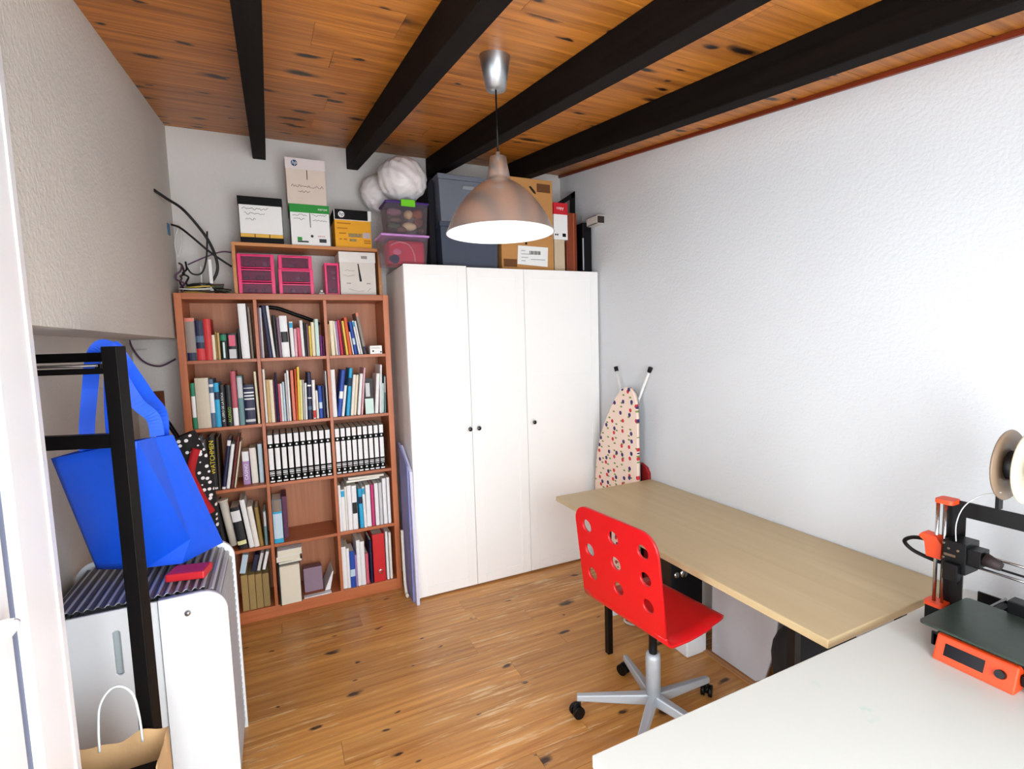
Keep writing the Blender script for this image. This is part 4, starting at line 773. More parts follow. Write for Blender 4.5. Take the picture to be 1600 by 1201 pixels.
# ------------------------------------------------------------------ wooden desk and white table
DESKW = wood('beech_laminate', (188, 164, 122), (206, 186, 146), rough=0.4, axis='y', spread=0.42, gscale=0.5)
DX0, DX1, DY0, DY1, DZ = 1.405, 2.098, 0.885, 2.462, 0.702
de = empty('wooden_desk', (1.75, 1.68, 0), 'long pale beech desk along the right wall', 'desk')
b = B(); b.box(DX0, DX1, DY0, DY1, DZ - 0.028, DZ); b.part('desk_top', DESKW, de, bevel=0.004)
for y in (2.02, 1.02):
    for x in (1.445, 2.04): b = B(); b.box(x - 0.014, x + 0.014, y - 0.014, y + 0.014, 0, DZ - 0.028); b.part('leg', BLACKM, de)
    b = B(); b.box(1.459, 2.026, y - 0.012, y + 0.012, DZ - 0.055, DZ - 0.029); b.part('rail', BLACKM, de)
b = B(); b.box(2.028, 2.052, 1.034, 2.006, DZ - 0.055, DZ - 0.029); b.part('rail', BLACKM, de)
# white table in front
TW = bpy.data.materials.new('white_laminate'); TW.use_nodes = True
nt = TW.node_tree; N = nt.nodes; L = nt.links; pb_ = N['Principled BSDF']; pb_.inputs['Roughness'].default_value = 0.38
tc = N.new('ShaderNodeTexCoord'); out = None
for (sx, sy, r) in ((1.193 - 1.33, 0.772 - 0.48, 0.028), (1.205 - 1.33, 0.672 - 0.48, 0.036)):
    vm_ = N.new('ShaderNodeVectorMath'); vm_.operation = 'DISTANCE'; vm_.inputs[1].default_value = (sx, sy, 0.702); L.new(tc.outputs['Object'], vm_.inputs[0])
    nz = N.new('ShaderNodeTexNoise'); nz.inputs['Scale'].default_value = 34; nz.inputs['Detail'].default_value = 3; L.new(tc.outputs['Object'], nz.inputs['Vector'])
    ad = N.new('ShaderNodeMath'); ad.operation = 'MULTIPLY_ADD'; ad.inputs[1].default_value = 0.14; L.new(nz.outputs['Fac'], ad.inputs[0]); L.new(vm_.outputs['Value'], ad.inputs[2])
    mr = N.new('ShaderNodeMapRange'); mr.inputs[1].default_value = r + 0.035; mr.inputs[2].default_value = r + 0.05; mr.inputs[3].default_value = 0.3; mr.inputs[4].default_value = 0; L.new(ad.outputs[0], mr.inputs[0])
    mx = N.new('ShaderNodeMix'); mx.data_type = 'RGBA'; mx.inputs[7].default_value = lin((140, 196, 190)); L.new(mr.outputs[0], mx.inputs[0])
    if out is None: mx.inputs[6].default_value = lin((206, 208, 203))
    else: L.new(out, mx.inputs[6])
    out = mx.outputs[2]
L.new(out, pb_.inputs['Base Color'])
wt = empty('white_table', (1.33, 0.48, 0), 'white topped table in the right foreground with faint green stains', 'table')
b = B(); b.box(0.565, 2.100, 0.13, 0.858, 0.672, 0.702); b.part('table_top', TW, wt, bevel=0.003)
for x in (0.62, 2.04):
    for y in (0.18, 0.78): b = B(); b.box(x - 0.02, x + 0.02, y - 0.02, y + 0.02, 0, 0.672); b.part('leg', WHITE, wt)

# ------------------------------------------------------------------ red chair
ch = empty('swivel_chair', (1.328, 1.552, 0), 'red swivel chair with nine round holes in its back', 'chair', rz=R(5.5))
REDP = mat('red_lacquer', (206, 10, 24), 0.35, var=0.02, coat=0.2); ALG = mat('grey_painted_steel', (176, 184, 192), 0.4, metal=0.3, var=0.03)
zs = 0.496; W = 0.227
def seat_pt(t):   # profile in (u, z): front lip, seat, bend up to the back
    if t < 0.06: return (0.185 - 0.0 * t, zs - 0.010 + 0.010 * (t / 0.06))
    if t < 0.7: k = (t - 0.06) / 0.64; return (0.185 - k * 0.310, zs - 0.006 * math.sin(math.pi * k))
    k = (t - 0.7) / 0.3; a = R(90 * k); return (-0.125 - 0.042 * math.sin(a), zs + 0.042 - 0.042 * math.cos(a))
def seat_fn(i, j):
    u, z = seat_pt(i); k = min(1, max(0, (u + 0.05) / 0.235)); w = W - 0.02 * k
    if i < 0.25: w = min(w, W - 0.02 - 0.03 * (1 - math.sqrt(max(0, 1 - (1 - i / 0.25) ** 2))))
    return Vector((u, (2 * j - 1) * w, z))
b = B(); b.grid(seat_fn, 30, 8); b.part('seat', REDP, ch, solid=0.011, bevel=0.0)
holes = [circ(v, zz, 0.0275, 24) for v in (-0.155, 0.0, 0.155) for zz in (0.095, 0.200, 0.305)]
outline = rrect(-W, W, 0.0, 0.385, 0.075, 8, (1, 1, 0, 0))
Mb = Matrix.Translation((-0.167, 0, zs + 0.040)) @ Matrix.Rotation(R(-7), 4, 'Y') @ Matrix(((0, 0, 1, 0), (1, 0, 0, 0), (0, 1, 0, 0), (0, 0, 0, 1)))
plate([outline] + holes, 0.011, Mb, 'backrest', REDP, ch)
b = B(); b.cyl((0, 0, 0.30), (0, 0, zs - 0.02), 0.017, seg=16); b.part('gas_rod', BLACKM, ch)
b = B(); b.box(-0.09, 0.09, -0.075, 0.075, zs - 0.028, zs - 0.009); b.part('seat_plate', BLACKM, ch, bevel=0.004)
b = B(); b.lathe([(0.0005, 0.085), (0.030, 0.085), (0.030, 0.285), (0.027, 0.305), (0.0005, 0.305)], (0, 0, 0), 24); b.part('column', ALG, ch)
for k in range(5):
    a = R(145.5 - 5.5 + 72 * k); ca, sa = math.cos(a), math.sin(a)
    Mx = Matrix.Rotation(a, 4, 'Z'); b = B()
    pts = []
    b.bm.verts.ensure_lookup_table()
    A = [Mx @ Vector(p) for p in ((0.02, -0.019, 0.085), (0.02, 0.019, 0.085), (0.02, 0.017, 0.130), (0.02, -0.017, 0.130))]
    C = [Mx @ Vector(p) for p in ((0.315, -0.013, 0.070), (0.315, 0.013, 0.070), (0.315, 0.011, 0.095), (0.315, -0.011, 0.095))]
    va = [b.bm.verts.new(p) for p in A]; vc = [b.bm.verts.new(p) for p in C]
    b.bm.faces.new(va); b.bm.faces.new(vc)
    for i in range(4): b.bm.faces.new((va[i], va[(i + 1) % 4], vc[(i + 1) % 4], vc[i]))
    leg = b.part('base_arm', ALG, ch, bevel=0.005)
    b = B(); c0 = Vector((0.305 * ca, 0.305 * sa, 0)); side = Vector((-math.sin(a + 0.6), math.cos(a + 0.6), 0)); off = Vector((math.cos(a + 0.6), math.sin(a + 0.6), 0)) * 0.012
    for s_ in (-1, 1): b.cyl(c0 + off + side * (s_ * 0.008) + Vector((0, 0, 0.026)), c0 + off + side * (s_ * 0.023) + Vector((0, 0, 0.026)), 0.0255, seg=20)
    b.cyl(c0 + Vector((0, 0, 0.03)), c0 + Vector((0, 0, 0.075)), 0.007, seg=10); b.cyl(c0 + off + side * -0.009 + Vector((0, 0, 0.034)), c0 + off + side * 0.009 + Vector((0, 0, 0.034)), 0.02, seg=14)
    b.part('caster', BLACK, leg)

# ------------------------------------------------------------------ ironing board against the right wall
ib = empty('ironing_board', (2.0, 2.72, 0), 'fruit-patterned ironing board standing on end against the right wall', 'ironing board')
FAB = dots('fruit_print', (242, 218, 202), [(13, 0.15, (118, 150, 66), (0.3, 0.2, 0.7), 0.75, (1, 1.0, 1.9)), (12, 0.15, (206, 40, 52), (0, 0.11, 0.37), 0.75, (1, 1.0, 1.0)), (12.5, 0.165, (58, 44, 104), (0, 0.44, 0.93), 0.75, (1, 1.0, 1.0))], yz=True)
def ib_out(g=0.0):
    pts = [(2.475 - g, 0.03), (2.470 - g, 0.6), (2.472 - g, 1.10), (2.480 - g, 1.18), (2.500, 1.245 + g), (2.535, 1.278 + g), (2.575, 1.282 + g), (2.622, 1.265 + g), (2.690 + g, 1.20), (2.770 + g, 1.09), (2.850 + g, 0.95), (2.905 + g, 0.80), (2.930 + g, 0.62), (2.945 + g, 0.40), (2.945 + g, 0.03)]
    return pts
YZX = Matrix(((0, 0, 1, 0), (1, 0, 0, 0), (0, 1, 0, 0), (0, 0, 0, 1)))
plate([ib_out()], 0.020, Matrix.Translation((2.008, 0, 0)) @ YZX, 'cover', FAB, ib)
plate([ib_out(-0.01)], 0.012, Matrix.Translation((2.026, 0, 0)) @ YZX, 'deck', mat('grey_metal', (170, 172, 176), 0.4, metal=0.6), ib)
for y0, z0, y1, z1 in ((2.742, 1.386, 2.56, 0.86), (2.432, 1.392, 2.84, 0.66)):
    xk = 2.050 if y0 > 2.6 else 2.068
    b = B(); b.cyl((xk, y0, z0), (xk, y1, z1), 0.008, seg=10); lg = b.part('leg', WHITE, ib)
    d = Vector((0, y0 - y1, z0 - z1)).normalized(); p = Vector((xk, y0, z0)); b = B(); b.cyl(p - d * 0.012, p + d * 0.018, 0.013, 0.014, seg=14); b.part('foot_cap', BLACK, lg)
# red and black bag beyond the desk end

b = B(); b.prism([(2.466, 0.0), (2.60, 0.0), (2.60, 0.785), (2.54, 0.790), (2.49, 0.772), (2.466, 0.735)], 'x', 2.080, 2.1035); o = b.thing('folding_stool', mat('dark_red_cloth', (150, 18, 22), 0.7), 'dark red folded stool wedged behind the ironing board', 'stool', bevel=0.004)
b = B(); b.prism([(2.512, 0.02), (2.60, 0.02), (2.60, 0.786), (2.53, 0.784)], 'x', 2.0775, 2.0803); b.part('black_side', BLACK, o)

# ------------------------------------------------------------------ things under the desk
b = B(); b.box(1.76, 1.98, 1.92, 2.0, 0.0, 0.46); o = b.thing('computer_tower', mat('black_case', (13, 12, 14), 0.35), 'black computer tower on the floor under the wooden desk', 'computer', bevel=0.004)
b = B(); b.lathe([(0.0005, -0.004), (0.014, -0.004), (0.016, 0.0)], (1.80, 1.919, 0.37), 16, 0, 'y'); b.lathe([(0.0005, -0.004), (0.022, -0.004), (0.024, 0.0)], (1.85, 1.919, 0.37), 16, 0, 'y'); b.part('port_ring', CHROME, o)
b = B(); b.box(1.755, 1.885, 1.80, 1.905, 0.0, 0.15); o = b.thing('power_supply', mat('white_case', (232, 234, 238), 0.4), 'white box on the floor beside the grey panel under the desk', 'box', bevel=0.008)
b = B(); b.box(1.757, 1.883, 1.7985, 1.801, 0.10, 0.104); b.part('seam', mat('vent_grey', (170, 174, 180), 0.5), o)
pn = [(1.385, 0.60), (1.405, 0.45), (1.42, 0.30), (1.445, 0.16), (1.475, 0.05), (1.52, 0.012), (1.775, 0.012), (1.775, 0.66), (1.38, 0.66)]
e = empty('side_panel', (1.89, 1.58, 0.0), 'light grey curved-edge panel standing under the wooden desk', 'panel')
plate([pn], 0.018, Matrix.Translation((1.905, 0, 0)) @ YZX, 'panel_sheet', mat('pale_grey_panel', (204, 204, 210), 0.7, var=0.02, bump=0.2, bscale=200), e)
b = B(); b.box(1.885, 1.925, 1.39, 1.80, 0.0, 0.012); b.part('foot_strip', wood('foot_strip_wood', (150, 98, 54), (188, 130, 80), axis='y'), e)
b = B(); b.box(1.862, 1.885, 1.46, 1.83, 0.0, 0.010); b.thing('wooden_batten', wood('batten_wood', (160, 110, 66), (196, 144, 94), axis='y'), 'thin wooden batten on the floor along the grey panel', 'batten')
b = B(); b.blob((1.84, 1.19, 0.262), (0.18, 0.165, 0.25), 24, 16, noise=0.05, seed=2); b.thing('dark_filler', mat('filler_black', (14, 12, 15), 0.9), 'black blob added to darken the floor under the near end of the desk', 'bag')  # blob added to darken the space under the desk
b = B(); b.box(1.665, 1.735, 2.28, 2.34, 0.0, 0.035); b.thing('power_strip', mat('white_case', (232, 234, 238)), 'small white power strip on the floor behind the black desk leg', 'power strip', bevel=0.006)
pts = [(1.73 + 0.045 * math.cos(a), 2.19 + 0.045 * math.sin(a), 0.008) for a in [2 * math.pi * k / 10 for k in range(10)]]
b = B(); b.tube(pts, 0.006, 8, closed=True); b.thing('cable', CWH, 'white cable coiled in a ring on the floor under the desk', 'cable')

# ------------------------------------------------------------------ 3D printer on the white table (front faces the room, -x)
pr = empty('desktop_printer', (1.60, 0.612, 0.7025), 'black and orange desktop 3D printer on the white table', '3D printer', rz=R(-90))
ORA = mat('orange_plastic', (238, 74, 24), 0.45, var=0.04, bump=0.15, bscale=500); PBK = mat('printer_black', (5, 5, 6), 0.35, spec=0.3)
# local axes: x to the printer's right, y to its rear, z up
b = B()
for x in (-0.115, 0.085): b.box(x, x + 0.03, 0.02, 0.40, 0.015, 0.045)
b.box(-0.12, 0.12, 0.02, 0.026, 0.012, 0.05); b.box(-0.17, 0.17, 0.394, 0.40, 0.012, 0.05)
for x in (-0.1, 0.1):
    for y in (0.04, 0.38): b.lathe([(0.014, 0.0), (0.012, 0.015)], (x, y, 0), 12, close=True)
b.part('base_frame', PBK, pr)
fo_ = [(-0.19, 0.0), (0.19, 0.0), (0.19, 0.372), (-0.19, 0.372)]; fi = [(-0.135, 0.075), (0.135, 0.075), (0.135, 0.326), (-0.135, 0.326)]
plate([fo_, fi], 0.006, Matrix.Translation((0, 0.212, 0.012)) @ XZ, 'portal_frame', PBK, pr)
b = B(); b.box(-0.035, 0.21, 0.216, 0.26, 0.02, 0.13); b.part('power_box', PBK, pr, bevel=0.003)
for x in (-0.185, 0.185):
    s_ = -1 if x < 0 else 1
    b = B(); b.box(x - 0.022, x + 0.022, 0.165, 0.207, 0.0, 0.052); b.part('z_motor', PBK, pr, bevel=0.002)
    b = B(); b.prism(rrect(x - 0.026, x + 0.026, 0.160, 0.212, 0.012), 'z', 0.053, 0.064); b.part('z_mount', ORA, pr)
    b = B(); b.prism(rrect(x - 0.012 if x < 0 else x - 0.030, x + 0.034 if x < 0 else x + 0.012, 0.170, 0.222, 0.010), 'z', 0.374, 0.386); b.part('z_cap', ORA, pr)
    b = B(); b.cyl((x + s_ * 0.006, 0.182, 0.06), (x + s_ * 0.006, 0.182, 0.376), 0.005, seg=12); b.cyl((x - s_ * 0.012, 0.186, 0.06), (x - s_ * 0.012, 0.186, 0.374), 0.004, seg=12); b.part('z_rod', STEEL, pr)
    b = B(); b.prism([(x - 0.022, 0.205), (x + 0.016, 0.205), (x + 0.018, 0.252), (x + 0.002, 0.272), (x - 0.034 if x < 0 else x + 0.02, 0.276), (x - 0.044 if x < 0 else x + 0.01, 0.262), (x - 0.028, 0.250)], 'y', 0.158, 0.196); b.part('x_end', ORA, pr, bevel=0.003)
for z in (0.212, 0.252): b = B(); b.cyl((-0.185, 0.176, z), (0.185, 0.176, z), 0.004, seg=12); b.part('x_rod', STEEL, pr)
b = B(); b.box(-0.185, 0.185, 0.168, 0.170, 0.226, 0.232); b.part('belt', BLACK, pr)
ex = B(); ex.box(-0.150, -0.095, 0.125, 0.20, 0.195, 0.285); ex.box(-0.100, -0.066, 0.135, 0.185, 0.225, 0.272); ex.box(-0.140, -0.105, 0.105, 0.13, 0.175, 0.225); ex.prism([(-0.128, 0.195), (-0.112, 0.195), (-0.118, 0.155), (-0.122, 0.155)], 'y', 0.14, 0.156)
exo = ex.part('extruder', PBK, pr, bevel=0.003)
b = B()
for x, z in ((-0.147, 0.232), (-0.135, 0.262), (-0.113, 0.262), (-0.147, 0.275)): b.lathe([(0.0035, -0.0015), (0.0035, 0.002)], (x, 0.1245, z), 8, 0, 'y', close=True)
b.box(-0.146, -0.118, 0.1235, 0.126, 0.240, 0.247); b.part('screws', CHROME, exo)
b = B(); b.cyl((-0.066, 0.16, 0.248), (-0.030, 0.16, 0.240), 0.02, 0.012, seg=14); b.part('cable_loom', mat('loom_brown', (40, 26, 26), 0.7), exo)
b = B(); b.tube([(-0.20, 0.18, 0.252), (-0.255, 0.19, 0.240), (-0.285, 0.20, 0.215), (-0.265, 0.21, 0.190), (-0.215, 0.215, 0.178), (-0.18, 0.215, 0.178)], 0.006, 10); b.part('cable_sleeve', BLACK, pr)
b = B(); b.prism(rrect(-0.127, 0.127, -0.035, 0.222, 0.012), 'z', 0.088, 0.094); pl_ = b.part('heated_bed', mat('green_grey_sheet', (60, 72, 64), 0.35, metal=0.4, var=0.2, scale=40), pr)
b = B(); b.box(-0.09, 0.09, 0.02, 0.16, 0.062, 0.076); b.part('bed_carriage', PBK, pr); b = B(); b.box(0.0, 0.02, 0.222, 0.30, 0.076, 0.082); b.part('bed_cable', mat('silver_strip', (200, 200, 204), 0.4), pl_)
for x in (-0.1, 0.1): b = B(); b.cyl((x, 0.03, 0.058), (x, 0.39, 0.058), 0.004, seg=10); b.part('y_rod', STEEL, pr)
lc = B(); lc.prism([(-0.03, 0.0), (0.02, 0.0), (0.02, 0.052), (0.006, 0.066), (-0.006, 0.064)], 'x', -0.095, 0.075); lo_ = lc.part('display_housing', ORA, pr, bevel=0.004)
# front face slopes from (-0.03,0) to (-0.006,0.064)
d = Vector((0, 0.024, 0.064)).normalized(); nrm = Vector((0, -d.z, d.y)); o0 = Vector((0, -0.03, 0.0))
def face_box(bb, x0, x1, s0, s1, out):
    vs = [];
    for k in (0, out):
        for s_ in (s0, s1):
            for x in (x0, x1): vs.append(bb.bm.verts.new(o0 + Vector((x, 0, 0)) + d * s_ + nrm * k))
    for f in ((0, 1, 3, 2), (4, 6, 7, 5), (0, 4, 5, 1), (2, 3, 7, 6), (0, 2, 6, 4), (1, 5, 7, 3)): bb.bm.faces.new([vs[i] for i in f])
b = B(); face_box(b, -0.072, 0.012, 0.020, 0.052, 0.0015); b.part('screen', mat('dark_screen', (10, 12, 20), 0.15), lo_)
b = B(); kc = o0 + Vector((0.045, 0, 0)) + d * 0.036; b.cyl(kc, kc + nrm * 0.012, 0.0115, 0.010, seg=18); b.part('dial', PBK, lo_)
b = B(); b.box(0.078, 0.125, -0.004, 0.016, 0.02, 0.045); b.part('usb_block', PBK, lo_)
# spool on top of the frame
sp = empty('filament_spool', (1.806, 0.612, 1.089), 'clear brown filament spool on top of the printer', 'spool')
SPM = clear('smoky_spool_plastic', (150, 126, 104), 0.78, 0.35); SPC = mat('cream_spool', (226, 214, 186), 0.5)
cx_, cz_ = 1.806, 1.218
b = B(); b.lathe([(0.028, 0.660), (0.096, 0.660), (0.098, 0.657), (0.096, 0.654), (0.028, 0.654), (0.028, 0.660)], (cx_, 0, cz_), 48, 0, 'y'); b.part('flange', SPM, sp)
b = B(); b.lathe([(0.028, 0.618), (0.096, 0.618), (0.098, 0.615), (0.096, 0.612), (0.028, 0.612), (0.028, 0.618)], (cx_, 0, cz_), 48, 0, 'y'); b.part('flange', SPC, sp)
b = B(); b.lathe([(0.040, 0.654), (0.040, 0.618)], (cx_, 0, cz_), 32, 0, 'y'); b.part('hub', mat('dark_hub', (30, 32, 36), 0.4), sp)
b = B(); b.cyl((cx_, 0.69, cz_), (cx_, 0.56, cz_), 0.012, seg=14); b.box(cx_ - 0.012, cx_ + 0.012, 0.668, 0.676, 1.089, cz_); b.box(cx_ - 0.012, cx_ + 0.012, 0.572, 0.580, 1.089, cz_); b.part('holder', BLACK, sp)
b = B(); b.tube([(cx_ - 0.05, 0.65, 1.15), (1.77, 0.70, 1.125), (1.745, 0.725, 1.09), (1.732, 0.735, 1.04), (1.735, 0.735, 0.985)], 0.0016, 6); b.part('filament', mat('clear_filament', (190, 190, 188), 0.4), sp)

# ------------------------------------------------------------------ white tambour cabinet, left
TX0, TX1, TY0, TY1, TZ1 = -0.722, -0.203, 1.92, 2.325, 0.812
ca_ = empty('rolling_cabinet', (-0.46, 2.12, 0), 'white cabinet with a ribbed grey top and rounded corners', 'cabinet')
CABW = mat('cabinet_white', (236, 240, 243), 0.4, var=0.01); RIB = [mat('ribbed_grey_plastic', (188, 190, 194), 0.35, var=0.05), mat('ribbed_dark_plastic', (84, 82, 86), 0.4, var=0.05)]
plate([rrect(TX0, TX1, 0.0, TZ1 + 0.012, 0.075, 10, (1, 1, 0, 0))], 0.022, xz_at(TY1), 'back_panel', CABW, ca_)
path = []
r_ = 0.07; x0, x1, zt = TX0 + 0.014, TX1 - 0.012, TZ1 - 0.006
z = 0.03
while z < zt - r_: path.append((x0, z, -1, 0)); z += 0.0065
for k in range(17): a = R(180 - 90 * k / 16); path.append((x0 + r_ + r_ * math.cos(a), zt - r_ + r_ * math.sin(a), math.cos(a), math.sin(a)))
x = x0 + r_ + 0.0065
while x < x1 - r_: path.append((x, zt, 0, 1)); x += 0.0065
for k in range(17): a = R(90 - 90 * k / 16); path.append((x1 - r_ + r_ * math.cos(a), zt - r_ + r_ * math.sin(a), math.cos(a), math.sin(a)))
z = zt - r_ - 0.0065
while z > 0.03: path.append((x1, z, 1, 0)); z -= 0.0065
b = B(); prev = None
for i, (px, pz, nx, nz_) in enumerate(path):
    o_ = (0.0035 if (i // 2) % 2 else -0.0035)
    va = b.bm.verts.new((px + nx * o_, TY0 + 0.004, pz + nz_ * o_)); vb = b.bm.verts.new((px + nx * o_, TY1 - 0.012, pz + nz_ * o_))
    if prev: f = b.bm.faces.new((prev[0], va, vb, prev[1])); f.material_index = 0 if (i // 2) % 2 else 1
    prev = (va, vb)
b.part('ribbed_cover', RIB, ca_, solid=0.002)
slot = rrect(-0.5185, -0.4965, 0.578, 0.728, 0.0105, 8)
plate([[(TX0 + 0.012, 0.02), (-0.395, 0.02), (-0.395, TZ1 - 0.02), (TX0 + 0.06, TZ1 - 0.02), (TX0 + 0.025, TZ1 - 0.05), (TX0 + 0.012, TZ1 - 0.09)], slot], 0.014, xz_at(TY0 - 0.003), 'front_panel', CABW, ca_)
plate([slot], 0.004, xz_at(TY0 + 0.006), 'handle_recess', mat('recess_grey', (170, 180, 182), 0.5), ca_)
dp = plate([rrect(-0.390, TX1 + 0.004, 0.02, TZ1 - 0.012, 0.075, 10, (1, 0, 0, 0))], 0.024, xz_at(TY0 - 0.012), 'door_panel', CABW, ca_)
b = B(); b.lathe([(0.0005, -0.008), (0.008, -0.007), (0.0095, 0.0), (0.0095, 0.003)], (-0.312, TY0 - 0.026, 0.742), 18, 0, 'y'); b.part('lock_knob', mat('silver_knob', (170, 170, 172), 0.3, metal=0.9), dp)
b = B(); b.box(TX0 + 0.02, TX1 - 0.02, TY0 + 0.01, TY1 - 0.015, 0.0, 0.03); b.part('base', mat('dark_base', (60, 62, 66), 0.6), ca_)
# red box on it
b = B(); b.prism([(-0.388, 2.005), (-0.268, 1.978), (-0.250, 2.060), (-0.366, 2.085)], 'z', TZ1, 0.840); o = b.thing('small_case', mat('red_case', (206, 34, 44), 0.45), 'small red case lying on the ribbed cabinet top', 'case', bevel=0.006)

# ------------------------------------------------------------------ black rack
ra = empty('clothes_rack', (-0.376, 1.62, 0), 'black metal rack at the left holding the blue bag', 'rack', rz=R(-20))
RK = mat('rack_black', (6, 5, 4), 0.5, var=0.2, spec=0.2)
# local: x towards the right end (post at 0), y to the rear
b = B(); b.box(-0.019, 0.019, -0.019, 0.019, 0.0, 1.615); b.part('post', RK, ra, bevel=0.002)
b = B(); b.box(-0.365, -0.330, -0.017, 0.017, 0.0, 1.615); b.part('post', RK, ra, bevel=0.002)
b = B(); b.box(-0.33, -0.0192, -0.014, 0.014, 1.352, 1.388); b.part('crossbar', RK, ra, bevel=0.002)
b = B(); b.box(-0.33, -0.0192, -0.012, 0.0, 1.545, 1.560); b.part('shelf_rail', RK, ra); b = B(); b.box(-0.365, -0.05, 0.085, 0.105, 1.575, 1.600); b.part('shelf_rail', RK, ra)
b = B(); b.box(-0.365, -0.350, 0.0192, 0.085, 1.548, 1.570); b.box(-0.062, -0.05, 0.0192, 0.085, 1.548, 1.570); b.part('shelf_bracket', RK, ra)
for k in range(5): b = B(); b.cyl((-0.36, 0.012 + 0.015 * k, 1.566), (-0.052, 0.012 + 0.015 * k, 1.566), 0.0035, seg=8); b.part('shelf_rod', mat('grey_wire', (130, 128, 126), 0.35, metal=0.8), ra)
b = B(); b.box(-0.365, -0.330, 0.017, 0.15, 0.0, 0.02); b.part('foot', RK, ra); b = B(); b.box(-0.019, 0.019, 0.019, 0.15, 0.0, 0.02); b.part('foot', RK, ra)

# ------------------------------------------------------------------ blue tote bag
BLU = mat('blue_nonwoven', (12, 92, 238), 0.45, var=0.05, scale=30, bump=0.15, bscale=600)
bg_ = empty('tote_bag', (-0.42, 2.02, 0.84), 'bright blue tote bag hung from the black rack', 'bag')
zb = 0.842
TL, TM, TR_, TB = Vector((-0.606, 1.875, 1.298)), Vector((-0.372, 1.745, 1.345)), Vector((-0.316, 1.935, 1.327)), Vector((-0.535, 2.06, 1.30))
BL, BM_, BR_, BB_ = Vector((-0.615, 2.18, zb)), Vector((-0.452, 2.10, 0.845)), Vector((-0.232, 2.235, zb)), Vector((-0.40, 2.31, zb))
BM2 = Vector((-0.348, 2.085, zb))
def quad_grid(b, p00, p10, p11, p01, nu, nv, bulge=0.0, nrm=None, fold=None):
    n = nrm if nrm is not None else (p10 - p00).cross(p01 - p00).normalized()
    def fn(i, j):
        p = (p00 * (1 - i) + p10 * i) * (1 - j) + (p01 * (1 - i) + p11 * i) * j
        o = bulge * math.sin(math.pi * i) * math.sin(math.pi * min(1, j * 1.0 + 0.15))
        if fold: o += fold(i, j)
        return p + n * o
    b.grid(fn, nu, nv)
b = B(); quad_grid(b, BL, BM_, TM, TL, 14, 14, 0.012, Vector((-0.45, -0.9, 0))); b.part('front', BLU, bg_, solid=0.002)
TF, KN = Vector((-0.352, 1.865, 1.335)), Vector((-0.316, 2.085, 0.925))
def facets(name, tris):
    b = B()
    for t_ in tris: b.bm.faces.new([b.bm.verts.new(p) for p in t_])
    bmesh.ops.remove_doubles(b.bm, verts=b.bm.verts, dist=1e-6); bmesh.ops.subdivide_edges(b.bm, edges=b.bm.edges, cuts=2, use_grid_fill=True); return b.part(name, BLU, bg_, solid=0.002)
facets('gusset', ((TM, TF, KN), (TM, KN, BM_), (TF, TR_, BR_), (TF, BR_, KN), (KN, BR_, BM2), (KN, BM2, BM_)))
b = B(); quad_grid(b, BR_, BB_, TB, TR_, 8, 8, 0.012, Vector((0.3, 0.9, 0))); b.part('back', BLU, bg_, solid=0.002)
b = B(); quad_grid(b, BB_, BL, TL, TB, 8, 8, 0.0); b.part('gusset', BLU, bg_, solid=0.002)
b = B(); vs = [b.bm.verts.new(p) for p in (BL, BM_, BM2, BR_, BB_)]; b.bm.faces.new(vs); b.part('bottom', BLU, bg_, solid=0.002)
def strap(pts, w, name):
    P = [Vector(p) for p in pts]; Q = []
    for i in range(len(P) - 1):
        p0, p1, p2, p3 = P[max(i - 1, 0)], P[i], P[i + 1], P[min(i + 2, len(P) - 1)]
        for k in range(6):
            t = k / 6; Q.append(0.5 * ((2 * p1) + (p2 - p0) * t + (2 * p0 - 5 * p1 + 4 * p2 - p3) * t * t + (3 * p1 - p0 - 3 * p2 + p3) * t ** 3))
    Q.append(P[-1]); b = B(); rows = []
    for i, p in enumerate(Q):
        dd = (Q[min(i + 1, len(Q) - 1)] - Q[max(i - 1, 0)]).normalized(); sd = dd.cross(Vector((-0.25, 0.95, -0.15))).normalized()
        rows.append((b.bm.verts.new(p - sd * w / 2), b.bm.verts.new(p + sd * w / 2)))
    for a_, c_ in zip(rows, rows[1:]): b.bm.faces.new((a_[0], a_[1], c_[1], c_[0]))
    return b.part(name, BLU, bg_, solid=0.002)
strap([(-0.518, 1.856, 1.285), (-0.505, 1.83, 1.38), (-0.480, 1.80, 1.50), (-0.455, 1.76, 1.585), (-0.430, 1.745, 1.618), (-0.405, 1.74, 1.60), (-0.400, 1.77, 1.53), (-0.375, 1.80, 1.45), (-0.345, 1.83, 1.40), (-0.342, 1.85, 1.34)], 0.036, 'handle')
strap([(-0.470, 1.93, 1.30), (-0.462, 1.90, 1.40), (-0.440, 1.84, 1.52), (-0.415, 1.78, 1.615), (-0.390, 1.78, 1.57), (-0.36, 1.88, 1.46), (-0.345, 1.95, 1.40), (-0.350, 1.98, 1.32)], 0.034, 'handle')

